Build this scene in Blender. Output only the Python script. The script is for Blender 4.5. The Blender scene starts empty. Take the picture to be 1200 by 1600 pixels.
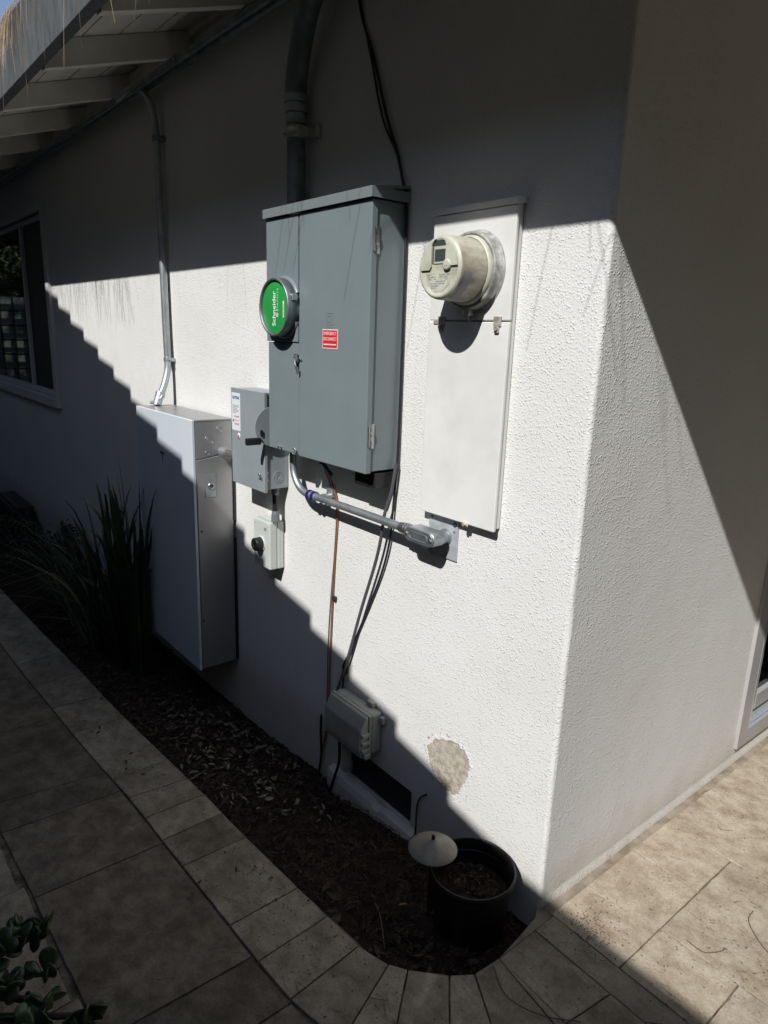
import bpy, bmesh, math, random
import numpy as np
from mathutils import Vector, Matrix, noise

random.seed(7)
SC = bpy.context.scene
COL = SC.collection

# ------------------------------------------------------------------ camera
cam_d = bpy.data.cameras.new('camera')
cam = bpy.data.objects.new('camera', cam_d)
COL.objects.link(cam)
yaw, pit, rol = 0.878765762, 0.249631814, 0.0346041463
f = Vector((-math.sin(yaw) * math.cos(pit), math.cos(yaw) * math.cos(pit), -math.sin(pit)))
r = Vector((math.cos(yaw), math.sin(yaw), 0))
u = r.cross(f)
cr, sr = math.cos(rol), math.sin(rol)
r2 = cr * r + sr * u
u2 = -sr * r + cr * u
R = Matrix((r2, u2, -f)).transposed().to_4x4()
cam.matrix_world = Matrix.Translation((0.90048, -1.34, 1.4874)) @ R
cam_d.sensor_fit = 'VERTICAL'
cam_d.sensor_height = 36.0
cam_d.lens = 36.0 * 1076.6 / 1600.0
cam_d.clip_start = 0.02
cam_d.clip_end = 400
SC.camera = cam

# ------------------------------------------------------------------ world, sun, exposure
SUN = Vector((-0.405, 1.0, -1.05)).normalized()
elev = math.asin(-SUN.z)
world = bpy.data.worlds.new('World')
SC.world = world
world.use_nodes = True
wn = world.node_tree.nodes
wn.clear()
sky = wn.new('ShaderNodeTexSky')
sky.sky_type = 'NISHITA'
sky.sun_disc = False
sky.sun_elevation = elev
sky.sun_rotation = math.atan2(-SUN.x, -SUN.y)
sky.air_density = 1.0
sky.dust_density = 0.4
bg = wn.new('ShaderNodeBackground')
bg.inputs['Strength'].default_value = 0.125
wo = wn.new('ShaderNodeOutputWorld')
world.node_tree.links.new(sky.outputs[0], bg.inputs[0])
world.node_tree.links.new(bg.outputs[0], wo.inputs[0])
sun_d = bpy.data.lights.new('sun', 'SUN')
sun_d.energy = 5.0
sun_d.angle = math.radians(0.53)
sun_d.color = (1.0, 0.985, 0.955)
sun = bpy.data.objects.new('sun', sun_d)
COL.objects.link(sun)
sun.rotation_euler = SUN.to_track_quat('-Z', 'Y').to_euler()
sun.location = (2, -5, 6)
SC.view_settings.view_transform = 'Standard'
SC.view_settings.look = 'None'
SC.view_settings.gamma = 1
SC.view_settings.use_curve_mapping = False
SC.view_settings.exposure = 0.0
SC.cycles.use_denoising = True
SC.cycles.max_bounces = 8
SC.cycles.diffuse_bounces = 4

# ------------------------------------------------------------------ materials
def mat(name, col, rough=0.6, metal=0.0, var=0.0, vscale=8.0, vcol=None, bump=0.0, bscale=60.0, rnd=0.0,
        spec=0.5, stretch=None, detail=5.0, vmin=0.4, vmax=0.6):
    m = bpy.data.materials.new(name)
    m.use_nodes = True
    nt = m.node_tree
    N, L = nt.nodes, nt.links
    b = N['Principled BSDF']
    b.inputs['Roughness'].default_value = rough
    b.inputs['Metallic'].default_value = metal
    b.inputs['Specular IOR Level'].default_value = spec
    tc = N.new('ShaderNodeTexCoord')
    src = tc.outputs['Object']
    if stretch:
        mp = N.new('ShaderNodeMapping')
        mp.inputs['Scale'].default_value = stretch
        L.new(src, mp.inputs[0])
        src = mp.outputs[0]
    c = None
    if vcol is not None:
        n = N.new('ShaderNodeTexNoise')
        n.inputs['Scale'].default_value = vscale
        n.inputs['Detail'].default_value = detail
        n.inputs['Roughness'].default_value = 0.6
        L.new(src, n.inputs['Vector'])
        rp = N.new('ShaderNodeValToRGB')
        rp.color_ramp.elements[0].position = vmin
        rp.color_ramp.elements[1].position = vmax
        rp.color_ramp.elements[0].color = (*col, 1)
        rp.color_ramp.elements[1].color = (*vcol, 1)
        L.new(n.outputs['Fac'], rp.inputs[0])
        c = rp.outputs[0]
        m['ramp'] = 1
    if rnd > 0:
        oi = N.new('ShaderNodeObjectInfo')
        mr = N.new('ShaderNodeMapRange')
        mr.inputs['To Min'].default_value = 1 - rnd
        mr.inputs['To Max'].default_value = 1 + rnd
        L.new(oi.outputs['Random'], mr.inputs[0])
        mx = N.new('ShaderNodeVectorMath')
        mx.operation = 'SCALE'
        if c is None:
            mx.inputs[0].default_value = col
        else:
            L.new(c, mx.inputs[0])
        L.new(mr.outputs[0], mx.inputs['Scale'])
        c = mx.outputs[0]
    if c is None:
        b.inputs['Base Color'].default_value = (*col, 1)
    else:
        L.new(c, b.inputs['Base Color'])
    if bump > 0:
        n2 = N.new('ShaderNodeTexNoise')
        n2.inputs['Scale'].default_value = bscale
        n2.inputs['Detail'].default_value = 4
        L.new(src, n2.inputs['Vector'])
        bp = N.new('ShaderNodeBump')
        bp.inputs['Strength'].default_value = 1.0
        bp.inputs['Distance'].default_value = bump
        L.new(n2.outputs['Fac'], bp.inputs['Height'])
        L.new(bp.outputs[0], b.inputs['Normal'])
    return m

def stucco_mat(name, base, dirt):
    m = bpy.data.materials.new(name)
    m.use_nodes = True
    nt = m.node_tree
    N, L = nt.nodes, nt.links
    b = N['Principled BSDF']
    b.inputs['Roughness'].default_value = 0.88
    b.inputs['Specular IOR Level'].default_value = 0.2
    geo = N.new('ShaderNodeNewGeometry')
    src = geo.outputs['Position']
    big = N.new('ShaderNodeTexNoise'); big.inputs['Scale'].default_value = 2.2; big.inputs['Detail'].default_value = 6
    L.new(src, big.inputs['Vector'])
    rp = N.new('ShaderNodeValToRGB')
    rp.color_ramp.elements[0].position = 0.35
    rp.color_ramp.elements[1].position = 0.62
    rp.color_ramp.elements[0].color = (*dirt, 1)
    rp.color_ramp.elements[1].color = (*base, 1)
    L.new(big.outputs['Fac'], rp.inputs[0])
    stm_ = N.new('ShaderNodeMapping'); stm_.inputs['Scale'].default_value = (9, 9, 0.9); L.new(src, stm_.inputs[0])
    stn = N.new('ShaderNodeTexNoise'); stn.inputs['Scale'].default_value = 1.6; stn.inputs['Detail'].default_value = 7; L.new(stm_.outputs[0], stn.inputs['Vector'])
    str_ = N.new('ShaderNodeMapRange'); str_.inputs['From Min'].default_value = 0.55; str_.inputs['From Max'].default_value = 0.78
    str_.inputs['To Min'].default_value = 0.0; str_.inputs['To Max'].default_value = 0.08
    L.new(stn.outputs['Fac'], str_.inputs[0])
    # specks of grime in the pits
    sp = N.new('ShaderNodeTexNoise'); sp.inputs['Scale'].default_value = 240; sp.inputs['Detail'].default_value = 2
    L.new(src, sp.inputs['Vector'])
    r2_ = N.new('ShaderNodeValToRGB')
    r2_.color_ramp.elements[0].position = 0.30
    r2_.color_ramp.elements[1].position = 0.40
    r2_.color_ramp.elements[0].color = (0.76, 0.75, 0.73, 1)
    r2_.color_ramp.elements[1].color = (1, 1, 1, 1)
    L.new(sp.outputs['Fac'], r2_.inputs[0])
    # grime close to the ground
    sep = N.new('ShaderNodeSeparateXYZ'); L.new(src, sep.inputs[0])
    wob = N.new('ShaderNodeTexNoise'); wob.inputs['Scale'].default_value = 9; wob.inputs['Detail'].default_value = 6
    L.new(src, wob.inputs['Vector'])
    ma = N.new('ShaderNodeMath'); ma.operation = 'MULTIPLY_ADD'; ma.inputs[1].default_value = -0.22
    L.new(wob.outputs['Fac'], ma.inputs[0]); L.new(sep.outputs['Z'], ma.inputs[2])
    mr = N.new('ShaderNodeMapRange'); mr.inputs['From Min'].default_value = -0.12; mr.inputs['From Max'].default_value = 0.03
    mr.inputs['To Min'].default_value = 0.45; mr.inputs['To Max'].default_value = 0.0
    L.new(ma.outputs[0], mr.inputs[0])
    m1 = N.new('ShaderNodeMix'); m1.data_type = 'RGBA'; m1.blend_type = 'MULTIPLY'; m1.inputs[0].default_value = 1.0
    m0 = N.new('ShaderNodeMix'); m0.data_type = 'RGBA'
    L.new(str_.outputs[0], m0.inputs[0]); L.new(rp.outputs[0], m0.inputs[6]); m0.inputs[7].default_value = (0.50, 0.47, 0.42, 1)
    L.new(m0.outputs[2], m1.inputs[6]); L.new(r2_.outputs[0], m1.inputs[7])
    m2 = N.new('ShaderNodeMix'); m2.data_type = 'RGBA'
    L.new(mr.outputs[0], m2.inputs[0]); L.new(m1.outputs[2], m2.inputs[6])
    m2.inputs[7].default_value = (0.42, 0.36, 0.28, 1)
    L.new(m2.outputs[2], b.inputs['Base Color'])
    # dashed relief: two grain sizes
    wv = N.new('ShaderNodeTexNoise'); wv.inputs['Scale'].default_value = 90; wv.inputs['Detail'].default_value = 2
    L.new(src, wv.inputs['Vector'])
    wa = N.new('ShaderNodeVectorMath'); wa.operation = 'MULTIPLY_ADD'; wa.inputs[1].default_value = (0.006, 0.006, 0.006)
    L.new(wv.outputs['Color'], wa.inputs[0]); L.new(src, wa.inputs[2])
    vo = N.new('ShaderNodeTexVoronoi'); vo.feature = 'F1'; vo.inputs['Scale'].default_value = 165
    L.new(wa.outputs[0], vo.inputs['Vector'])
    vm = N.new('ShaderNodeMapRange'); vm.interpolation_type = 'SMOOTHSTEP'; vm.inputs['From Min'].default_value = 0.66; vm.inputs['From Max'].default_value = 0.08
    L.new(vo.outputs['Distance'], vm.inputs[0])
    vn = N.new('ShaderNodeTexNoise'); vn.inputs['Scale'].default_value = 75; vn.inputs['Detail'].default_value = 3
    L.new(src, vn.inputs['Vector'])
    vq = N.new('ShaderNodeMapRange'); vq.inputs['From Min'].default_value = 0.36; vq.inputs['From Max'].default_value = 0.62
    L.new(vn.outputs['Fac'], vq.inputs[0])
    vr = N.new('ShaderNodeMath'); vr.operation = 'MULTIPLY'
    L.new(vm.outputs[0], vr.inputs[0]); L.new(vq.outputs[0], vr.inputs[1])
    w = N.new('ShaderNodeTexNoise'); w.inputs['Scale'].default_value = 14; w.inputs['Detail'].default_value = 3
    L.new(src, w.inputs['Vector'])
    # how strong the dash is varies from place to place (trowelled flatter in patches)
    amp = N.new('ShaderNodeMapRange'); amp.inputs['From Min'].default_value = 0.35; amp.inputs['From Max'].default_value = 0.65
    amp.inputs['To Min'].default_value = 0.55; amp.inputs['To Max'].default_value = 1.0
    L.new(w.outputs['Fac'], amp.inputs[0])
    mu = N.new('ShaderNodeMath'); mu.operation = 'MULTIPLY'
    L.new(vr.outputs[0], mu.inputs[0]); L.new(amp.outputs[0], mu.inputs[1])
    b1 = N.new('ShaderNodeBump'); b1.inputs['Strength'].default_value = 1.0; b1.inputs['Distance'].default_value = 0.0016
    L.new(mu.outputs[0], b1.inputs['Height'])
    b2 = N.new('ShaderNodeBump'); b2.inputs['Strength'].default_value = 1.0; b2.inputs['Distance'].default_value = 0.003
    w2 = N.new('ShaderNodeTexNoise'); w2.inputs['Scale'].default_value = 5; w2.inputs['Detail'].default_value = 2
    L.new(src, w2.inputs['Vector'])
    L.new(w2.outputs['Fac'], b2.inputs['Height'])
    L.new(b2.outputs[0], b1.inputs['Normal'])
    L.new(b1.outputs[0], b.inputs['Normal'])
    return m

def stone_mat(name, c1, c2, c3, pit=0.5, rnd=0.12):
    m = bpy.data.materials.new(name)
    m.use_nodes = True
    nt = m.node_tree
    N, L = nt.nodes, nt.links
    b = N['Principled BSDF']
    b.inputs['Roughness'].default_value = 0.8
    b.inputs['Specular IOR Level'].default_value = 0.25
    geo = N.new('ShaderNodeNewGeometry')
    oi = N.new('ShaderNodeObjectInfo')
    ad = N.new('ShaderNodeVectorMath'); ad.operation = 'MULTIPLY_ADD'
    cmb = N.new('ShaderNodeCombineXYZ')
    L.new(oi.outputs['Random'], cmb.inputs[0]); L.new(oi.outputs['Random'], cmb.inputs[2])
    L.new(cmb.outputs[0], ad.inputs[0]); ad.inputs[1].default_value = (37, 0, 51); L.new(geo.outputs['Position'], ad.inputs[2])
    mp = N.new('ShaderNodeMapping'); mp.inputs['Scale'].default_value = (1.0, 1.25, 1.0)
    L.new(ad.outputs[0], mp.inputs[0])
    n = N.new('ShaderNodeTexNoise'); n.inputs['Scale'].default_value = 13; n.inputs['Detail'].default_value = 10; n.inputs['Roughness'].default_value = 0.68
    n.inputs['Distortion'].default_value = 0.15
    L.new(mp.outputs[0], n.inputs['Vector'])
    rp = N.new('ShaderNodeValToRGB')
    e = rp.color_ramp.elements
    e[0].position = 0.33; e[0].color = (*c1, 1)
    e[1].position = 0.66; e[1].color = (*c3, 1)
    k = e.new(0.5); k.color = (*c2, 1)
    L.new(n.outputs['Fac'], rp.inputs[0])
    # travertine pits
    v = N.new('ShaderNodeTexNoise'); v.inputs['Scale'].default_value = 95; v.inputs['Detail'].default_value = 2
    L.new(mp.outputs[0], v.inputs['Vector'])
    vz = N.new('ShaderNodeTexNoise'); vz.inputs['Scale'].default_value = 5; vz.inputs['Detail'].default_value = 3
    L.new(ad.outputs[0], vz.inputs['Vector'])
    sm = N.new('ShaderNodeMath'); sm.operation = 'MULTIPLY_ADD'; sm.inputs[1].default_value = 0.45
    L.new(vz.outputs['Fac'], sm.inputs[0]); L.new(v.outputs['Fac'], sm.inputs[2])
    pr = N.new('ShaderNodeMapRange'); pr.inputs['From Min'].default_value = 0.90; pr.inputs['From Max'].default_value = 0.97
    pr.inputs['To Min'].default_value = 0.0; pr.inputs['To Max'].default_value = pit
    L.new(sm.outputs[0], pr.inputs[0])
    mr = N.new('ShaderNodeMapRange'); mr.inputs['To Min'].default_value = 1 - rnd; mr.inputs['To Max'].default_value = 1 + rnd
    L.new(oi.outputs['Random'], mr.inputs[0])
    sc = N.new('ShaderNodeVectorMath'); sc.operation = 'SCALE'
    L.new(rp.outputs[0], sc.inputs[0]); L.new(mr.outputs[0], sc.inputs['Scale'])
    mx = N.new('ShaderNodeMix'); mx.data_type = 'RGBA'
    L.new(pr.outputs[0], mx.inputs[0]); L.new(sc.outputs[0], mx.inputs[6]); mx.inputs[7].default_value = (0.06, 0.045, 0.03, 1)
    fg = N.new('ShaderNodeTexNoise'); fg.inputs['Scale'].default_value = 170; fg.inputs['Detail'].default_value = 4; fg.inputs['Roughness'].default_value = 0.75
    L.new(ad.outputs[0], fg.inputs['Vector'])
    fr_ = N.new('ShaderNodeMapRange'); fr_.inputs['From Min'].default_value = 0.3; fr_.inputs['From Max'].default_value = 0.7
    fr_.inputs['To Min'].default_value = 0.78; fr_.inputs['To Max'].default_value = 1.22
    L.new(fg.outputs['Fac'], fr_.inputs[0])
    fs2 = N.new('ShaderNodeVectorMath'); fs2.operation = 'SCALE'
    L.new(mx.outputs[2], fs2.inputs[0]); L.new(fr_.outputs[0], fs2.inputs['Scale'])
    # blotches of old dirt
    dn = N.new('ShaderNodeTexNoise'); dn.inputs['Scale'].default_value = 4.2; dn.inputs['Detail'].default_value = 7; dn.inputs['Roughness'].default_value = 0.6
    L.new(geo.outputs['Position'], dn.inputs['Vector'])
    dr = N.new('ShaderNodeMapRange'); dr.inputs['From Min'].default_value = 0.48; dr.inputs['From Max'].default_value = 0.68
    dr.inputs['To Min'].default_value = 0.0; dr.inputs['To Max'].default_value = 0.45
    L.new(dn.outputs['Fac'], dr.inputs[0])
    mx2 = N.new('ShaderNodeMix'); mx2.data_type = 'RGBA'; mx2.blend_type = 'MULTIPLY'
    L.new(dr.outputs[0], mx2.inputs[0]); L.new(fs2.outputs[0], mx2.inputs[6]); mx2.inputs[7].default_value = (0.5, 0.46, 0.42, 1)
    L.new(mx2.outputs[2], b.inputs['Base Color'])
    bp = N.new('ShaderNodeBump'); bp.inputs['Strength'].default_value = 1.0; bp.inputs['Distance'].default_value = 0.0018
    iv = N.new('ShaderNodeMath'); iv.operation = 'MULTIPLY_ADD'; iv.inputs[1].default_value = -1.0
    L.new(pr.outputs[0], iv.inputs[0]); L.new(n.outputs['Fac'], iv.inputs[2])
    L.new(iv.outputs[0], bp.inputs['Height'])
    L.new(bp.outputs[0], b.inputs['Normal'])
    return m

M = {}
M['stucco'] = stucco_mat('stucco', (0.725, 0.72, 0.705), (0.69, 0.68, 0.655))
M['patch'] = mat('bare_mortar', (0.34, 0.305, 0.245), 0.95, var=1, vcol=(0.52, 0.475, 0.40), vscale=55, bump=0.0022, bscale=230, spec=0.1)
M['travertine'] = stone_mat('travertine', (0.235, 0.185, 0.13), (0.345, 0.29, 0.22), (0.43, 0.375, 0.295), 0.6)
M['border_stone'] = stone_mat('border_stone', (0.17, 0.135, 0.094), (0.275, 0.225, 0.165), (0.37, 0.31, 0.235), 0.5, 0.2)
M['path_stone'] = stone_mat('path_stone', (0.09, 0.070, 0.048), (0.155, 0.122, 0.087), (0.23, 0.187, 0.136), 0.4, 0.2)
M['joint'] = mat('joint_sand', (0.07, 0.053, 0.04), 0.95, vcol=(0.19, 0.15, 0.11), vscale=25, bump=0.004, bscale=90, spec=0.1)
M['grout'] = mat('grout', (0.20, 0.16, 0.12), 0.95, vcol=(0.31, 0.265, 0.21), vscale=14, bump=0.002, bscale=120, spec=0.1)
M['soil'] = mat('soil', (0.018, 0.012, 0.009), 0.95, vcol=(0.045, 0.03, 0.022), vscale=18, bump=0.02, bscale=40, spec=0.1)
M['grey_paint'] = mat('grey_enamel', (0.172, 0.210, 0.222), 0.36, vcol=(0.19, 0.230, 0.243), vscale=7, bump=0.004, bscale=3.0, vmin=0.3, vmax=0.7)
M['grey_paint2'] = mat('light_grey_enamel', (0.245, 0.28, 0.30), 0.38, vcol=(0.27, 0.305, 0.325), vscale=7, bump=0.002, bscale=5)
M['lid_paint'] = mat('glossy_grey_enamel', (0.19, 0.22, 0.228), 0.2, spec=0.8)
M['cream_paint'] = mat('white_painted_steel', (0.66, 0.655, 0.63), 0.55, vcol=(0.74, 0.735, 0.71), vscale=4, bump=0.0006, bscale=30)
M['ivory'] = mat('aged_ivory_plastic', (0.42, 0.42, 0.33), 0.42, vcol=(0.55, 0.55, 0.46), vscale=16)
M['ivory_dirty'] = mat('dirty_ivory_plastic', (0.30, 0.26, 0.19), 0.55, vcol=(0.52, 0.50, 0.42), vscale=22, stretch=(1, 0.4, 1), detail=8)
M['galv'] = mat('galvanised_steel', (0.36, 0.39, 0.41), 0.48, 0.8, vcol=(0.50, 0.53, 0.55), vscale=14)
M['galv_dull'] = mat('dull_galvanised_steel', (0.20, 0.225, 0.24), 0.5, 0.75, vcol=(0.30, 0.33, 0.345), vscale=18)
M['ring'] = mat('weathered_ring', (0.22, 0.22, 0.20), 0.6, 0.2, vcol=(0.48, 0.485, 0.46), vscale=26)
M['galv_plate'] = mat('galvanised_plate', (0.42, 0.45, 0.47), 0.6, 0.35, vcol=(0.52, 0.55, 0.57), vscale=25)
M['chrome'] = mat('zinc_plated', (0.62, 0.62, 0.60), 0.28, 0.95)
M['clip'] = mat('weathered_clip', (0.30, 0.26, 0.21), 0.6, 0.3, vcol=(0.55, 0.53, 0.49), vscale=60)
M['rust'] = mat('rusty_clip', (0.30, 0.17, 0.09), 0.8, vcol=(0.62, 0.58, 0.5), vscale=70)
M['battery_front'] = mat('white_glass_panel', (0.58, 0.635, 0.68), 0.22, vcol=(0.60, 0.65, 0.695), vscale=3)
M['battery_side'] = mat('silver_cabinet', (0.33, 0.33, 0.335), 0.36, 0.55, vcol=(0.36, 0.36, 0.365), vscale=4)
M['vent_dark'] = mat('dusty_dark_screen', (0.12, 0.12, 0.13), 0.9)
M['steel_dark'] = mat('dark_steel', (0.05, 0.05, 0.055), 0.4, 0.6)
M['black'] = mat('black_plastic', (0.012, 0.012, 0.013), 0.45)
M['black_rubber'] = mat('black_cable_jacket', (0.014, 0.014, 0.016), 0.5)
M['grey_cable'] = mat('grey_cable_jacket', (0.075, 0.075, 0.085), 0.55)
M['iso'] = mat('pale_grey_plastic', (0.50, 0.54, 0.50), 0.5, vcol=(0.54, 0.58, 0.54), vscale=9)
M['gland'] = mat('grey_gland', (0.15, 0.16, 0.18), 0.5)
M['green'] = mat('green_label', (0.02, 0.30, 0.06), 0.4)
M['white_ink'] = mat('white_print', (0.78, 0.78, 0.78), 0.6)
M['white_label'] = mat('white_sticker', (0.72, 0.73, 0.76), 0.5)
M['red'] = mat('red_sticker', (0.62, 0.02, 0.02), 0.5)
M['blue_ink'] = mat('blue_print', (0.02, 0.06, 0.35), 0.5)
M['grey_ink'] = mat('grey_print', (0.26, 0.26, 0.28), 0.6)
M['blue_band'] = mat('blue_coupling_band', (0.02, 0.02, 0.22), 0.4, 0.3)
M['copper'] = mat('copper_wire', (0.42, 0.20, 0.11), 0.4, 0.7)
M['lcd'] = mat('lcd_glass', (0.055, 0.065, 0.055), 0.12)
M['nid'] = mat('weathered_grey_plastic', (0.28, 0.285, 0.26), 0.6, vcol=(0.36, 0.36, 0.33), vscale=12)
M['fascia'] = mat('weathered_fascia_shade_streaks', (0.06, 0.065, 0.067), 0.75, vcol=(0.105, 0.112, 0.116), vscale=34, stretch=(1.3, 1, 0.3), vmin=0.36, vmax=0.66, bump=0.003, bscale=60)  # weathered grey wood; dark vertical streaks also paint in hanging-needle shadows
M['eave_paint'] = mat('cream_eave_paint', (0.70, 0.675, 0.59), 0.7, vcol=(0.80, 0.775, 0.69), vscale=6, stretch=(0.4, 1, 1), rnd=0.06)
M['roof'] = mat('brown_shingle', (0.06, 0.05, 0.045), 0.9, vcol=(0.11, 0.09, 0.08), vscale=40)
M['trim'] = mat('white_window_trim', (0.60, 0.60, 0.585), 0.55, vcol=(0.66, 0.66, 0.64), vscale=3)
M['alum'] = mat('white_door_frame', (0.36, 0.35, 0.345), 0.4, vcol=(0.40, 0.39, 0.385), vscale=4)
M['alum_bright'] = mat('bare_track_metal', (0.75, 0.77, 0.8), 0.25, 0.7)
M['room'] = mat('dark_room', (0.015, 0.015, 0.016), 0.9)
M['blind'] = mat('window_blind', (0.5, 0.52, 0.5), 0.6)
M['lamp'] = mat('bronze_lamp_hat', (0.17, 0.15, 0.125), 0.5, 0.3, vcol=(0.22, 0.20, 0.17), vscale=30)
M['pot'] = mat('black_nursery_pot', (0.006, 0.006, 0.007), 0.5, bump=0.0006, bscale=90)
M['strap_leaf'] = mat('strap_leaf', (0.014, 0.028, 0.010), 0.45, vcol=(0.030, 0.052, 0.016), vscale=6, rnd=0.35)
M['dry_leaf'] = mat('dry_blade', (0.16, 0.13, 0.07), 0.7, rnd=0.3)
M['jade'] = mat('jade_leaf', (0.018, 0.038, 0.010), 0.35, vcol=(0.045, 0.068, 0.02), vscale=25, rnd=0.35)
M['stem'] = mat('woody_stem', (0.06, 0.045, 0.03), 0.8)
M['litter'] = mat('dry_leaf_litter', (0.034, 0.018, 0.012), 0.85, vcol=(0.17, 0.10, 0.06), vscale=60, vmin=0.45, vmax=0.75)
M['needle'] = mat('pine_needle', (0.035, 0.02, 0.013), 0.7, vcol=(0.24, 0.16, 0.095), vscale=30, vmin=0.52, vmax=0.72)
M['needle_pale'] = mat('dry_pine_needle', (0.30, 0.20, 0.11), 0.6, vcol=(0.46, 0.36, 0.24), vscale=8)
M['twig'] = mat('dry_twig', (0.12, 0.085, 0.06), 0.8)
M['orange_leaf'] = mat('orange_dead_leaf', (0.42, 0.20, 0.08), 0.7)
M['house2'] = mat('neighbour_stucco', (0.13, 0.115, 0.10), 0.9, vcol=(0.16, 0.14, 0.12), vscale=3)
M['rooftile'] = mat('roof_tile', (0.16, 0.10, 0.07), 0.85, rnd=0.2)
M['fence_wood'] = mat('dark_fence_board', (0.08, 0.06, 0.045), 0.85, rnd=0.2, vcol=(0.11, 0.085, 0.06), vscale=12)
M['gate_white'] = mat('white_lattice', (0.30, 0.36, 0.32), 0.6)
M['tree_leaf'] = mat('pine_foliage', (0.035, 0.055, 0.018), 0.7, vcol=(0.07, 0.10, 0.03), vscale=3)
M['bark'] = mat('bark', (0.08, 0.055, 0.04), 0.9)
M['earth'] = mat('ground_earth', (0.12, 0.09, 0.065), 0.95, vcol=(0.17, 0.13, 0.10), vscale=2, bump=0.01, bscale=20)

# glass
def glass(name, tint, rough=0.02):
    m = bpy.data.materials.new(name)
    m.use_nodes = True
    nt = m.node_tree
    nt.nodes.clear()
    o = nt.nodes.new('ShaderNodeOutputMaterial')
    g = nt.nodes.new('ShaderNodeBsdfGlossy'); g.inputs['Roughness'].default_value = rough
    t = nt.nodes.new('ShaderNodeBsdfTransparent'); t.inputs[0].default_value = (*tint, 1)
    fr = nt.nodes.new('ShaderNodeFresnel'); fr.inputs['IOR'].default_value = 1.55
    mx = nt.nodes.new('ShaderNodeMixShader')
    nt.links.new(fr.outputs[0], mx.inputs[0]); nt.links.new(t.outputs[0], mx.inputs[1]); nt.links.new(g.outputs[0], mx.inputs[2])
    nt.links.new(mx.outputs[0], o.inputs[0])
    return m
M['glass'] = glass('window_glass', (0.45, 0.5, 0.47))

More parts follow.
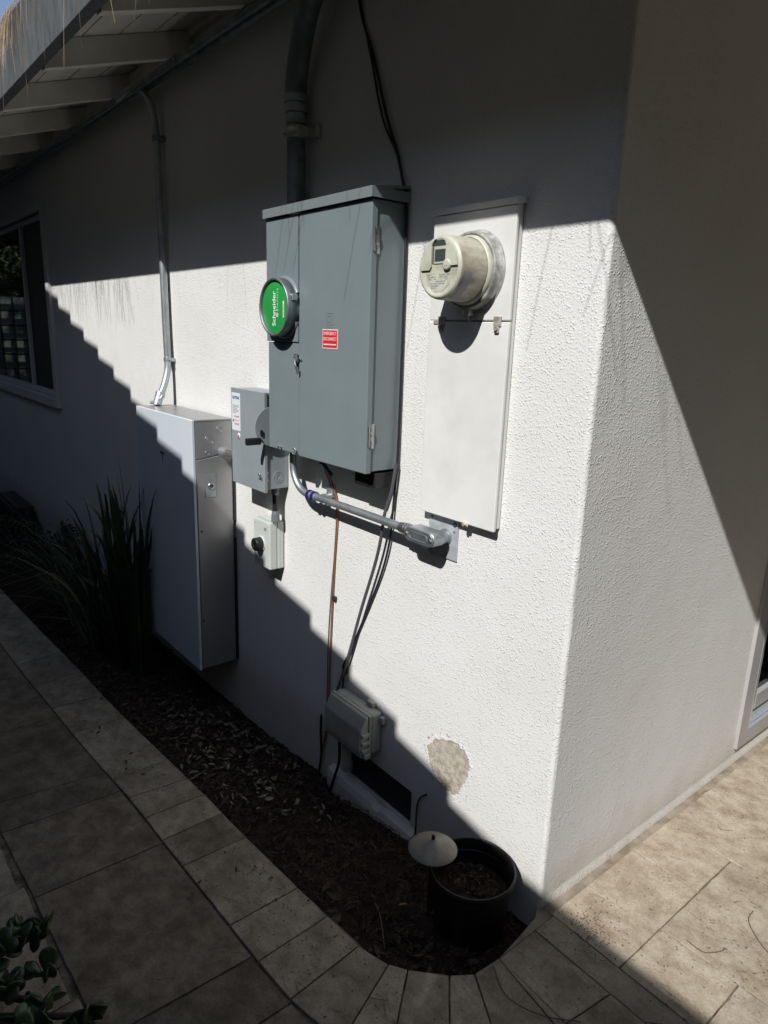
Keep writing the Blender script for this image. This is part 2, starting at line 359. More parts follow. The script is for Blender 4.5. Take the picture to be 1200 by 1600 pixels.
# ------------------------------------------------------------------ mesh helpers
class MB:
    def __init__(self):
        self.v = []; self.f = []; self.mi = []; self.sm = []; self.k = 0
    def add(self, vs, fs, smooth=False):
        o = len(self.v)
        self.v += [tuple(p) for p in vs]
        for q in fs:
            self.f.append(tuple(i + o for i in q)); self.mi.append(self.k); self.sm.append(smooth)
        return self
    def box(self, x0, x1, y0, y1, z0, z1, bev=0.0, T=None, seg=2):
        bm = bmesh.new()
        P = [(x0, y0, z0), (x1, y0, z0), (x1, y1, z0), (x0, y1, z0), (x0, y0, z1), (x1, y0, z1), (x1, y1, z1), (x0, y1, z1)]
        V = [bm.verts.new(p) for p in P]
        for q in ((0, 3, 2, 1), (4, 5, 6, 7), (0, 1, 5, 4), (1, 2, 6, 5), (2, 3, 7, 6), (3, 0, 4, 7)):
            bm.faces.new([V[i] for i in q])
        if bev > 0:
            bmesh.ops.bevel(bm, geom=bm.edges[:] , offset=bev, segments=seg, affect='EDGES', profile=0.5)
        if T is not None:
            bmesh.ops.transform(bm, matrix=T, verts=bm.verts)
        bm.verts.index_update()
        self.add([v.co[:] for v in bm.verts], [[v.index for v in q.verts] for q in bm.faces])
        bm.free()
        return self
    def prism(self, pts, ax, a, b, bev=0.0):
        """extrude 2-D outline along axis ax ('x','y','z') from a to b"""
        bm = bmesh.new()
        def mk(p, t):
            return {'x': (t, p[0], p[1]), 'y': (p[0], t, p[1]), 'z': (p[0], p[1], t)}[ax]
        A = [bm.verts.new(mk(p, a)) for p in pts]
        B = [bm.verts.new(mk(p, b)) for p in pts]
        bm.faces.new(A); bm.faces.new(B[::-1])
        n = len(pts)
        for i in range(n):
            bm.faces.new([A[i], B[i], B[(i + 1) % n], A[(i + 1) % n]])
        bmesh.ops.recalc_face_normals(bm, faces=bm.faces[:])
        if bev > 0:
            bmesh.ops.bevel(bm, geom=bm.edges[:], offset=bev, segments=1, affect='EDGES')
        bm.verts.index_update()
        self.add([v.co[:] for v in bm.verts], [[v.index for v in q.verts] for q in bm.faces])
        bm.free()
        return self
    def tube(self, pts, rad, n=12, closed_ends=True, smooth=True):
        P = [Vector(p) for p in pts]
        m = len(P)
        rr = rad if isinstance(rad, (list, tuple)) else [rad] * m
        T = []
        for i in range(m):
            a = P[max(i - 1, 0)]; b = P[min(i + 1, m - 1)]
            T.append((b - a).normalized())
        up = Vector((0, 0, 1)) if abs(T[0].z) < 0.9 else Vector((1, 0, 0))
        nrm = (up - T[0] * up.dot(T[0])).normalized()
        vs = []
        for i in range(m):
            nrm = (nrm - T[i] * nrm.dot(T[i])).normalized()
            bi = T[i].cross(nrm)
            for k in range(n):
                a = 2 * math.pi * k / n
                vs.append(P[i] + (nrm * math.cos(a) + bi * math.sin(a)) * rr[i])
        fs = []
        for i in range(m - 1):
            for k in range(n):
                k2 = (k + 1) % n
                fs.append((i * n + k, i * n + k2, (i + 1) * n + k2, (i + 1) * n + k))
        self.add(vs, fs, smooth)
        if closed_ends:
            self.add(vs[:n], [tuple(range(n))[::-1]]); self.add(vs[-n:], [tuple(range(n))])
        return self
    def lathe(self, prof, center, axis='z', n=32, smooth=True, a0=0.0, a1=2 * math.pi):
        """prof: (radius, height) list; axis z up, or y (height = y)"""
        c = Vector(center)
        full = abs(a1 - a0 - 2 * math.pi) < 1e-6
        nn = n if full else n + 1
        vs = []
        for (rd, h) in prof:
            for k in range(nn):
                a = a0 + (a1 - a0) * k / n
                if axis == 'z':
                    vs.append(c + Vector((rd * math.cos(a), rd * math.sin(a), h)))
                elif axis == 'y':
                    vs.append(c + Vector((rd * math.cos(a), h, rd * math.sin(a))))
                else:
                    vs.append(c + Vector((h, rd * math.cos(a), rd * math.sin(a))))
        fs = []
        for i in range(len(prof) - 1):
            for k in range(nn if full else n):
                k2 = (k + 1) % nn
                fs.append((i * nn + k, i * nn + k2, (i + 1) * nn + k2, (i + 1) * nn + k))
        self.add(vs, fs, smooth)
        return self
    def build(self, name, mats, parent=None, fix=True, mesh_only=False):
        me = bpy.data.meshes.new(name)
        me.from_pydata([tuple(p) for p in self.v], [], self.f)
        if not isinstance(mats, (list, tuple)):
            mats = [mats]
        for m in mats:
            me.materials.append(m)
        me.polygons.foreach_set('material_index', self.mi)
        me.polygons.foreach_set('use_smooth', self.sm)
        if fix:
            bm = bmesh.new(); bm.from_mesh(me)
            bmesh.ops.recalc_face_normals(bm, faces=bm.faces[:])
            bm.to_mesh(me); bm.free()
        me.update()
        if mesh_only:
            return me
        o = bpy.data.objects.new(name, me)
        COL.objects.link(o)
        if parent is not None:
            o.parent = parent
            # all geometry is written in world space: undo the parents' offsets
            o.location = -world_off(parent)
        return o

OFF = {}
def world_off(o):
    v = Vector((0, 0, 0))
    while o is not None:
        v = v + o.location
        o = o.parent
    return v

def tag(o, label=None, cat=None, group=None, kind=None):
    if label: o['label'] = label
    if cat: o['category'] = cat
    if group: o['group'] = group
    if kind: o['kind'] = kind
    return o

def thing(name, loc, label, cat, group=None):
    o = bpy.data.objects.new(name, None)
    COL.objects.link(o)
    o.location = loc
    o.empty_display_size = 0.05
    return tag(o, label, cat, group)

def part(name, mesh, parent, loc=(0, 0, 0), rot=(0, 0, 0), scale=(1, 1, 1)):
    """a part sharing mesh data, placed in world coordinates"""
    o = bpy.data.objects.new(name, mesh)
    COL.objects.link(o)
    o.parent = parent
    o.location = Vector(loc) - world_off(parent)
    o.rotation_euler = rot
    o.scale = scale
    return o

def spline(pts, n=8):
    P = [Vector(p) for p in pts]
    P = [P[0] * 2 - P[1]] + P + [P[-1] * 2 - P[-2]]
    out = []
    for i in range(1, len(P) - 2):
        a, b, c, d = P[i - 1:i + 3]
        for k in range(n):
            t = k / n
            out.append(0.5 * ((2 * b) + (c - a) * t + (2 * a - 5 * b + 4 * c - d) * t * t + (3 * b - a - 3 * c + d) * t ** 3))
    out.append(P[-2])
    return out

def text(name, s, size, loc, rot, material, parent, spacing=1.0, bold=0.0, xs=1.0, align='LEFT'):
    c = bpy.data.curves.new(name, 'FONT')
    c.body = s; c.size = size; c.space_character = spacing; c.offset = bold; c.align_x = align
    c.resolution_u = 2
    tmp = bpy.data.objects.new('tmp', c)
    COL.objects.link(tmp)
    dg = bpy.context.evaluated_depsgraph_get()
    dg.update()
    me = bpy.data.meshes.new_from_object(tmp.evaluated_get(dg))
    bpy.data.objects.remove(tmp)
    me.name = name
    me.materials.clear(); me.materials.append(material)
    o = bpy.data.objects.new(name, me)
    COL.objects.link(o)
    o.parent = parent
    o.location = Vector(loc) - world_off(parent)
    o.rotation_euler = rot
    o.scale = (xs, 1, 1)
    return o

H = math.pi / 2
FRONT = (H, 0, 0)                      # text that faces -y and reads left to right

def sheet_wall(axis, us, vs, holes, t, fn):
    """a wall panel of thickness t with rectangular openings; fn(u, v, d) -> point"""
    mb = MB()
    us = sorted(set(us)); vs = sorted(set(vs))
    def inside(i, j):
        cu = (us[i] + us[i + 1]) / 2; cv = (vs[j] + vs[j + 1]) / 2
        return any(h[0] < cu < h[1] and h[2] < cv < h[3] for h in holes)
    for i in range(len(us) - 1):
        for j in range(len(vs) - 1):
            if inside(i, j):
                continue
            for d in (0, t):
                mb.add([fn(us[i], vs[j], d), fn(us[i + 1], vs[j], d), fn(us[i + 1], vs[j + 1], d), fn(us[i], vs[j + 1], d)], [(0, 1, 2, 3)])
    for h in holes:
        for (a, b, c, d) in ((h[0], h[2], h[1], h[2]), (h[1], h[2], h[1], h[3]), (h[1], h[3], h[0], h[3]), (h[0], h[3], h[0], h[2])):
            mb.add([fn(a, b, 0), fn(c, d, 0), fn(c, d, t), fn(a, b, t)], [(0, 1, 2, 3)])
    return mb

# ------------------------------------------------------------------ ground
def gz(x):
    return 0.04 * min(x, 0.0)
gb = MB()
xs = [-120, -30, -12, -6, -3, -1, 0, 0.6, 4, 12, 120]
ys = [-120, -20, -6, -3, -1.5, -0.72, 0.0, 20, 120]
def base_z(x, y):
    if x < 0.02 and y > -0.72 and x > -11:
        return -0.45
    return gz(max(x, -6)) - 0.045
vs_ = [(x, y, base_z(x, y)) for x in xs for y in ys]
fs_ = [(i * len(ys) + j, (i + 1) * len(ys) + j, (i + 1) * len(ys) + j + 1, i * len(ys) + j + 1) for i in range(len(xs) - 1) for j in range(len(ys) - 1)]
gb.add(vs_, fs_)
tag(gb.build('ground', M['earth']), 'bare earth round the house and paving', kind='structure')

# inner edge of the border stones along the bed (world metres)
EDGE_A = [(-12.0, -0.66), (-5.083, -0.612), (-2.848, -0.556), (-2.397, -0.538), (-1.964, -0.531), (-1.71, -0.522), (-1.444, -0.509), (-1.31, -0.503),
          (-1.149, -0.495), (-1.032, -0.489), (-0.902, -0.486), (-0.75, -0.481), (-0.473, -0.468), (-0.337, -0.461), (-0.208, -0.455), (-0.119, -0.435)]
EDGE_B = [(-12.0, -0.86), (-5.0, -0.80), (-2.51, -0.758), (-2.111, -0.745), (-1.978, -0.738), (-1.715, -0.728), (-1.456, -0.716), (-1.301, -0.706),
          (-1.17, -0.698), (-1.032, -0.694), (-0.896, -0.692), (-0.753, -0.688), (-0.47, -0.680), (-0.326, -0.677), (-0.188, -0.670), (-0.062, -0.609)]
def interp(tab, x):
    for (a, b), (c, d) in zip(tab, tab[1:]):
        if x <= c:
            return b + (d - b) * (x - a) / (c - a)
    return tab[-1][1]

def tile(name, poly, material, parent, z0=0.0, th=0.035, inset=0.0018, seed=0, bev=0.0012):
    """one paving stone: outline on the ground, slightly worn edges and its own tilt"""
    rnd = random.Random(seed)
    P = [Vector((p[0], p[1])) for p in poly]
    area = sum(P[i].x * P[(i + 1) % len(P)].y - P[(i + 1) % len(P)].x * P[i].y for i in range(len(P)))
    if area < 0:
        P = P[::-1]
    n = len(P)
    def shrink(d):
        out = []
        for i in range(n):
            a, b, c = P[i - 1], P[i], P[(i + 1) % n]
            e1 = (b - a).normalized(); e2 = (c - b).normalized()
            n1 = Vector((-e1.y, e1.x)); n2 = Vector((-e2.y, e2.x))
            k = n1 + n2
            k = k / max(0.4, k.dot(n1))
            out.append(b + k * d)
        return out
    outer = shrink(inset); inner = shrink(inset + bev)
    # subdivide the outline and chip it a little
    def sub(Q, amp):
        out = []
        for i in range(len(Q)):
            a, b = Q[i], Q[(i + 1) % len(Q)]
            m = max(1, int((b - a).length / 0.03))
            for k in range(m):
                p = a.lerp(b, k / m)
                q = noise.noise(Vector((p.x * 31 + seed, p.y * 31, 0)))
                out.append((p.x + q * amp, p.y + noise.noise(Vector((p.y * 29, p.x * 29 + seed, 3))) * amp))
        return out
    O = sub(outer, 0.0018)
    I = [(p[0], p[1]) for p in sub(inner, 0.0026)]
    if len(O) != len(I):
        O, I = [(p.x, p.y) for p in outer], [(p.x, p.y) for p in inner]
    dz = rnd.uniform(-0.0012, 0.0012); tx = rnd.uniform(-0.004, 0.004); ty = rnd.uniform(-0.004, 0.004)
    c = sum(P, Vector((0, 0))) / n
    def Z(x, y):
        return z0 + gz(x) + dz + (x - c.x) * tx + (y - c.y) * ty
    m = len(O)
    vs = [(x, y, Z(x, y)) for x, y in I] + [(x, y, Z(x, y) - bev) for x, y in O] + [(x, y, Z(x, y) - th) for x, y in O]
    fs = [tuple(range(m))]
    for i in range(m):
        j = (i + 1) % m
        fs.append((m + i, m + j, j, i)); fs.append((2 * m + i, 2 * m + j, m + j, m + i))
    mb = MB().add(vs, fs)
    return mb.build(name, material, parent)

# ---- patio: bedding slab with its tiles as parts
pb = MB().prism([(-0.002, 0.012), (0.036, 0.010), (0.036, -0.26), (6.0, -0.26), (6.0, 7.0), (-0.002, 7.0)], 'z', -0.09, -0.006)
patio = tag(pb.build('patio', M['joint']), 'sunlit travertine patio beside the house corner', kind='structure')
G = []   # patio grid
def rect(a, b, c, d):
    return [(a, c), (b, c), (b, d), (a, d)]
X0, XC = 0.030, 0.238
G += [rect(X0, XC, 0.012, 0.407), rect(X0, XC, 0.407, 0.606), rect(X0, 0.442, 0.606, 1.200), rect(X0, XC, 1.2, 1.405), rect(XC, 0.442, 1.2, 1.6),
      rect(XC, 0.85, 0.204, 0.606), rect(XC, 0.442, 0.012, 0.204), rect(0.442, 0.85, 0.012, 0.204), rect(0.442, 0.85, 0.606, 1.2), rect(0.85, 1.26, 0.012, 0.606),
      rect(0.85, 1.26, 0.606, 1.0), rect(0.85, 1.26, 1.0, 1.6), rect(0.442, 0.85, 1.2, 1.6), rect(X0, XC, 1.405, 2.0), rect(XC, 0.85, 1.6, 2.0), rect(0.85, 1.26, 1.6, 2.2),
      rect(1.26, 1.9, 0.012, 0.42), rect(1.26, 1.9, 0.42, 0.83), rect(1.26, 1.9, 0.83, 1.24), rect(1.26, 1.9, 1.24, 1.9)]
for i, q in enumerate(G):
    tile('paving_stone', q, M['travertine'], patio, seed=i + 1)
# rest of the patio out of the frame, coarse tiles
k = 100
for i in range(10):
    for j in range(6):
        x = 1.9 + i * 0.41; y = 0.012 + j * 0.61
        tile('paving_stone', rect(x, x + 0.41, y, y + 0.61), M['travertine'], patio, seed=k); k += 1
# two rows south of the patio line
SOUTH = [[(0.038, -0.066), (0.352, -0.066), (0.43, 0.012), (0.037, 0.012)], [(0.352, -0.066), (0.75, -0.066), (0.75, 0.012), (0.43, 0.012)],
         [(0.75, -0.066), (1.26, -0.066), (1.26, 0.012), (0.75, 0.012)],
         [(0.037, -0.205), (0.245, -0.212), (0.265, -0.066), (0.038, -0.066)], [(0.245, -0.212), (0.40, -0.20), (0.40, -0.066), (0.265, -0.066)],
         [(0.40, -0.26), (0.9, -0.26), (0.9, -0.066), (0.40, -0.066)]]
for i, q in enumerate(SOUTH):
    tile('paving_stone', q, M['border_stone'] if i > 2 else M['travertine'], patio, seed=200 + i)

MB().prism([(0.0002, -0.004), (0.0305, -0.004), (0.0305, -0.03), (0.0002, -0.03)], 'y', 0.012, 6.9).build('grout_strip', M['grout'], patio)
# ---- path: bedding slab, border stones, big flags
prof = [(-12, gz(-12))]
mb = MB()
xs2 = [-12, -5, -2.8, -2.0, -1.3, -0.7, -0.12, 0.0]
top = []
for x in xs2:
    ya = interp(EDGE_A, x) - 0.004
    top.append((x, ya, gz(x) - 0.0085)); 
vsl = []
for (x, y, z) in top:
    vsl += [(x, y, z), (x, y, z - 0.14), (x, -2.25, z), (x, -2.25, z - 0.14)]
fsl = []
for i in range(len(top) - 1):
    a = i * 4; b = a + 4
    fsl += [(a, a + 2, b + 2, b), (a, b, b + 1, a + 1), (a + 2, a + 3, b + 3, b + 2), (a + 1, b + 1, b + 3, a + 3)]
fsl += [(0, 1, 3, 2), (a + 4, a + 6, a + 7, a + 5)]
mb.add(vsl, fsl)
# bedding under the fan of border stones and the near path
mb.prism([(0.0, -0.442), (-0.0, -0.345), (0.03, -0.29), (0.034, -0.262), (4.0, -0.262), (4.0, -2.25), (0.0, -2.25)], 'z', -0.15, -0.0088)
path = tag(mb.build('path', M['joint']), 'shaded stone path beside the planting bed', kind='structure')
# border stones along the bed
def seg_tiles(A, B, x_breaks, seed0):
    for i in range(len(x_breaks) - 1):
        (a0, a1), (b0, b1) = x_breaks[i], x_breaks[i + 1]
        poly = [(a0, interp(B, a0)), (b0, interp(B, b0)), (b1, interp(A, b1)), (a1, interp(A, a1))]
        tile('border_stone', poly, M['border_stone'], path, seed=seed0 + i)
# (x at inner line B, x at bed line A)
BR = [(-4.9, -4.9), (-4.5, -4.5), (-4.1, -4.1), (-3.7, -3.7), (-3.28, -3.3), (-2.88, -2.92), (-2.51, -2.848), (-2.111, -2.397), (-1.978, -1.964), (-1.715, -1.71),
      (-1.456, -1.444), (-1.301, -1.31), (-1.17, -1.149), (-1.032, -1.032), (-0.896, -0.902), (-0.753, -0.75), (-0.47, -0.473), (-0.326, -0.337), (-0.188, -0.208)]
BR[6] = (-2.53, -2.56); BR[7] = (-2.24, -2.26)
seg_tiles(EDGE_A, EDGE_B, BR, 300)
FAN_I = [(-0.208, -0.455), (-0.119, -0.430), (-0.079, -0.402), (-0.005, -0.334), (0.030, -0.284), (0.037, -0.205)]
FAN_O = [(-0.188, -0.670), (-0.030, -0.640), (0.045, -0.555), (0.145, -0.480), (0.235, -0.400), (0.40, -0.26)]
for i in range(len(FAN_I) - 1):
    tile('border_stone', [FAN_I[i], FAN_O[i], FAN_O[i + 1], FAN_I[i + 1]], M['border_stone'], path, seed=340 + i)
tile('border_stone', [(0.037, -0.205), (0.40, -0.26), (0.40, -0.2), (0.245, -0.212)], M['border_stone'], path, seed=350)
# big dark flags between the border and the outer strip
def Bm(x): return interp(EDGE_B, x)
def Cm(x): return -1.040 - 0.03 * max(0, (-x - 0.47)) / 0.8
FL = [(-5.2, -5.2), (-4.6, -4.6), (-4.0, -4.0), (-3.4, -3.4), (-2.908, -2.92), (-2.40, -2.42), (-1.899, -1.90), (-1.372, -1.42), (-1.229, -1.244), (-0.887, -0.893), (-0.350, -0.360), (-0.182, -0.184), (0.22, 0.22), (0.65, 0.65), (1.2, 1.2)]
for i in range(len(FL) - 1):
    (a, a2), (b, b2) = FL[i], FL[i + 1]
    if a < -0.3:
        poly = [(a2, Cm(a2)), (b2, Cm(b2)), (b, Bm(b)), (a, Bm(a))]
    elif a < -0.1:
        poly = [(a2, Cm(a2)), (b2, Cm(b2)), (0.22, -0.86), (0.045, -0.70), (-0.030, -0.645), (-0.188, -0.675)] if False else [(a2, Cm(a2)), (b2, Cm(b2)), (b2, -0.655), (-0.035, -0.645), (-0.10, -0.665), (a, Bm(a))]
    else:
        poly = [(a2, -1.04), (b2, -1.04), (b, -0.70 if b < 0.3 else -0.3), (a, -0.66 if a > 0.3 else -0.70)]
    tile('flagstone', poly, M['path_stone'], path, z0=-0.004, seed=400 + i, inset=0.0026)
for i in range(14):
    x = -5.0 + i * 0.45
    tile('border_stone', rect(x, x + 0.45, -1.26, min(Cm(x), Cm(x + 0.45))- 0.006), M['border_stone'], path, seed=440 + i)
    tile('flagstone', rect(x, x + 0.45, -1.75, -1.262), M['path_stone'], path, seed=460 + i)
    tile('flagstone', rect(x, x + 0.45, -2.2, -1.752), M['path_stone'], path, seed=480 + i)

# ---- planting bed soil
WALL_Z = [(-12, -0.30), (-6.3, -0.28), (-1.9, -0.225), (-1.45, -0.212), (-1.07, -0.175), (-0.9, -0.172), (-0.66, -0.130), (-0.5, -0.105), (-0.2, -0.09), (0.04, -0.085)]
def bed_z(x, y):
    ya = interp(EDGE_A, x) if x < -0.12 else -0.40
    t = max(0.0, min(1.0, (y - ya) / (0 - ya)))
    e = gz(x) - 0.035
    w = interp(WALL_Z, x)
    z = e + (w - e) * t
    z += 0.012 * noise.noise(Vector((x * 9, y * 9, 1))) + 0.008 * noise.noise(Vector((x * 31, y * 31, 4)))
    return z
NX, NY = 330, 26
vs, fs = [], []
for i in range(NX):
    t = i / (NX - 1)
    x = -11 * (1 - t) ** 1.8 + 0.034 * t
    for j in range(NY):
        s = j / (NY - 1)
        ya = (interp(EDGE_A, x) if x < -0.12 else (-0.435 + (x + 0.119) * 1.02)) - 0.002
        y = ya + (0.004 - ya) * s
        vs.append((x, y, bed_z(x, y)))
for i in range(NX - 1):
    for j in range(NY - 1):
        a = i * NY + j
        fs.append((a, a + NY, a + NY + 1, a + 1))
sb = MB().add(vs, fs, True)
tag(sb.build('planting_bed', M['soil']), 'dark soil bed between path and house wall', kind='structure')

# ------------------------------------------------------------------ the house
house = thing('stucco_house', (-3, 0.1, 0), 'white stucco house with dark fascia eave, window and corner', 'house')
VENT = (-0.885, -0.525, -0.075, 0.050)
WIN = (-6.55, -4.40, 0.975, 2.245)
HOLES = [VENT, WIN]
us = [-12, -0.012] + [h for q in HOLES for h in q[:2]]
vs_ = [-0.6, 2.95] + [h for q in HOLES for h in q[2:]]
w = sheet_wall('y', us, vs_, HOLES, 0.14, lambda u_, v_, d: (u_, d, v_))
w.build('wall', M['stucco'], house)
DOOR = (1.165, 3.4, 0.075, 2.12)
w2 = sheet_wall('x', [0.012, 9.0] + list(DOOR[:2]), [-0.6, 3.2] + list(DOOR[2:]), [DOOR], 0.14, lambda u_, v_, d: (-d, u_, v_))
w2.build('wall', M['stucco'], house)
# rounded, slightly uneven corner
cb = MB()
rows = 120; cs = 6
cv = []
for i in range(rows):
    z = -0.6 + 3.55 * i / (rows - 1)
    for k in range(cs + 1):
        a = math.pi / 2 * k / cs
        q = 0.0 if k in (0, cs) else 0.0028 * noise.noise(Vector((k * 0.2, 0, z * 14))) + 0.0018 * noise.noise(Vector((k, 5, z * 60)))
        rr_ = 0.012 + q
        cv.append((-0.012 + rr_ * math.sin(a), 0.012 - rr_ * math.cos(a), z))
cf = [(i * (cs + 1) + k, i * (cs + 1) + k + 1, (i + 1) * (cs + 1) + k + 1, (i + 1) * (cs + 1) + k) for i in range(rows - 1) for k in range(cs)]
cb.add(cv, cf, True)
cb.build('corner', M['stucco'], house)
MB().prism([(-0.004, 0.013), (0.0365, 0.0125), (0.0365, -0.20), (0.026, -0.12), (0.012, -0.03), (-0.004, -0.004)], 'z', -0.06, -0.0045).build('grout_corner', M['grout'], patio)
fm = MB(); nf = 160; fv = []
for i in range(nf):
    y = 0.004 + 6.5 * (i / (nf - 1)) ** 1.5
    tp_ = min(1.0, y / 0.12)
    q = 0.003 * noise.noise(Vector((y * 22, 1, 0))) + 0.0015 * noise.noise(Vector((y * 70, 1, 0)))
    fv += [(0.0001, y, 0.024), (0.0012 + (0.0014 + q * 0.5) * tp_, y, 0.010), (0.002 + (0.0050 + q) * tp_, y, 0.000), (0.002 + (0.0050 + q) * tp_, y, -0.02)]
fm.add(fv, [(i * 4 + k, (i + 1) * 4 + k, (i + 1) * 4 + k + 1, i * 4 + k + 1) for i in range(nf - 1) for k in range(3)], True)
fm.build('base_flare', M['stucco'], house)
# footing ledge under the crawl vent, broken along its edge
lb = MB()
n = 40
lv = []
for i in range(n):
    x = -0.96 + 0.47 * i / (n - 1)
    zz = -0.078 + 0.004 * noise.noise(Vector((x * 30, 0, 0))) - (0.012 if noise.noise(Vector((x * 14, 3, 0))) > 0.25 else 0)
    yo = -0.030 + 0.009 * noise.noise(Vector((x * 18, 7, 0)))
    lv += [(x, 0.01, zz), (x, yo, zz - 0.006), (x, yo - 0.006, zz - 0.03), (x, yo - 0.008, -0.35)]
lf = [(i * 4 + k, (i + 1) * 4 + k, (i + 1) * 4 + k + 1, i * 4 + k + 1) for i in range(n - 1) for k in range(3)]
lf += [(0, 1, 2, 3), (4 * n - 4, 4 * n - 1, 4 * n - 2, 4 * n - 3)]
lb.add(lv, lf)
lb.build('footing', M['stucco'], house)
# crawl space vent: dark recess with a mesh screen of wires
vb = MB().box(VENT[0] + 0.001, VENT[1] - 0.001, 0.014, 0.13, VENT[2] + 0.001, VENT[3] - 0.001)
vent = vb.build('crawl_vent', M['vent_dark'], house)
sc = MB()
for i in range(44):
    x = VENT[0] + 0.008 * i + 0.004
    sc.box(x - 0.0006, x + 0.0006, 0.009, 0.0105, VENT[2], VENT[3])
for j in range(15):
    z = VENT[2] + 0.008 * j + 0.004
    sc.box(VENT[0], VENT[1], 0.0106, 0.012, z - 0.0006, z + 0.0006)
s_ = sc.build('screen', M['steel_dark'], vent); s_['kind'] = 'stuff'
# bare mortar patch where the paint has come off
pp = []
PATCH = [(-0.464, 0.250), (-0.435, 0.290), (-0.405, 0.307), (-0.365, 0.325), (-0.325, 0.322), (-0.295, 0.300), (-0.286, 0.265), (-0.293, 0.235), (-0.302, 0.211), (-0.315, 0.18), (-0.335, 0.154), (-0.36, 0.150), (-0.393, 0.165), (-0.43, 0.185), (-0.458, 0.205), (-0.452, 0.228)]
sp_ = spline([(a, 0, b) for a, b in PATCH + PATCH[:1]], 16)
ring = []
for p in sp_[:-1]:
    q = 1 + 0.10 * noise.noise(Vector((p.x * 45, 0, p.z * 45))) + 0.10 * noise.noise(Vector((p.x * 150, 0, p.z * 150)))
    cx, cz = -0.372, 0.238
    ring.append((cx + (p.x - cx) * q, cz + (p.z - cz) * q))
pm = MB().prism(ring, 'y', 0.004, -0.0012)
rp9 = random.Random(3)
for i in range(46):      # flakes of bare mortar round the patch
    a = rp9.uniform(0, 6.283); q = rp9.uniform(1.0, 1.28)
    x = -0.372 + 0.088 * q * math.cos(a); z = 0.238 + 0.088 * q * math.sin(a); e = rp9.uniform(0.0012, 0.005)
    pts9 = [(x + e * rp9.uniform(0.5, 1.1) * math.cos(b), z + e * rp9.uniform(0.5, 1.1) * math.sin(b)) for b in (0, 1.1, 2.2, 3.2, 4.3, 5.3)]
    pm.prism(pts9, 'y', 0.004, -0.0009)
pm.build('mortar_patch', M['patch'], house)
lp = MB(); nl_ = len(ring)
cxp, czp = -0.372, 0.238
def sc_(p, k): return (cxp + (p[0] - cxp) * k, czp + (p[1] - czp) * k)
lv_ = [(p[0], -0.0010, p[1]) for p in ring] + [(p[0], -0.0018 - 0.0008 * noise.noise(Vector((p[0] * 80, 0, p[1] * 80))), p[1]) for p in ring] + [(*[sc_(p, 1.05)[0]], -0.0014, sc_(p, 1.05)[1]) for p in ring] + [(*[sc_(p, 1.22)[0]], 0.0006, sc_(p, 1.22)[1]) for p in ring]
lf_ = []
for i in range(nl_):
    j = (i + 1) % nl_
    for q in range(3):
        lf_.append((q * nl_ + i, q * nl_ + j, (q + 1) * nl_ + j, (q + 1) * nl_ + i))
lp.add(lv_, lf_, True)
lp.build('paint_lip', M['stucco'], house)

# ---- eave: fascia, rafters, boards, blocking
EY = -0.600; EZ = 2.366; SL = 0.315
MB().box(-12, 3.4, EY, EY + 0.038, EZ, EZ + 0.222, 0.002).build('fascia', M['fascia'], house)
def soff(y): return 2.36 + SL * (y + 0.56)
rx = [-1.405, -2.015] + [-2.015 - 0.655 * i for i in range(1, 14)] + [-1.405 + 0.61 * i for i in range(1, 8)]
for x in rx:
    y0, y1 = EY + 0.040, -0.002
    h_ = 0.092
    pts = [(y0, soff(y0)), (y1, soff(y1)), (y1, soff(y1) + h_), (y0, soff(y0) + h_)]
    MB().prism(pts, 'x', x - 0.020, x + 0.020, 0.0015).build('rafter', M['eave_paint'], house)
    # blocking between this rafter and the next
for i, x in enumerate(rx):
    z0 = soff(-0.02) + 0.004
    if i == 1:
        # bay with an open vent
        MB().box(x + 0.021, x + 0.588, -0.022, -0.003, z0, z0 + 0.03).box(x + 0.021, x + 0.588, -0.022, -0.003, z0 + 0.065, z0 + 0.086).build('eave_block', M['eave_paint'], house)
        MB().box(x + 0.021, x + 0.588, 0.03, 0.04, z0 + 0.0, z0 + 0.086).build('eave_vent', M['black'], house)
    else:
        MB().box(x + 0.021, x + 0.588, -0.022, -0.003, z0, z0 + 0.085).build('eave_block', M['eave_paint'], house)
# sheathing boards
yb = EY + 0.040
kk = 0
while yb < 0.0:
    ye = min(yb + 0.135, 0.12)
    pts = [(yb + 0.0025, soff(yb + 0.0025) + 0.094), (ye - 0.0025, soff(ye - 0.0025) + 0.094), (ye - 0.0025, soff(ye - 0.0025) + 0.112), (yb + 0.0025, soff(yb + 0.0025) + 0.112)]
    MB().prism(pts, 'x', -12, 3.4, 0.001).build('roof_board', M['eave_paint'], house)
    yb = ye; kk += 1
pts = [(EY + 0.040, soff(EY + 0.04) + 0.114), (4.5, soff(4.5) + 0.114), (4.5, soff(4.5) + 0.15), (EY + 0.04, soff(EY + 0.04) + 0.15)]
MB().prism(pts, 'x', -12, 3.4).build('roof', M['roof'], house)
MB().box(0.01, 3.38, 0.125, 4.4, 2.75, 2.77).build('porch_ceiling', M['eave_paint'], house)

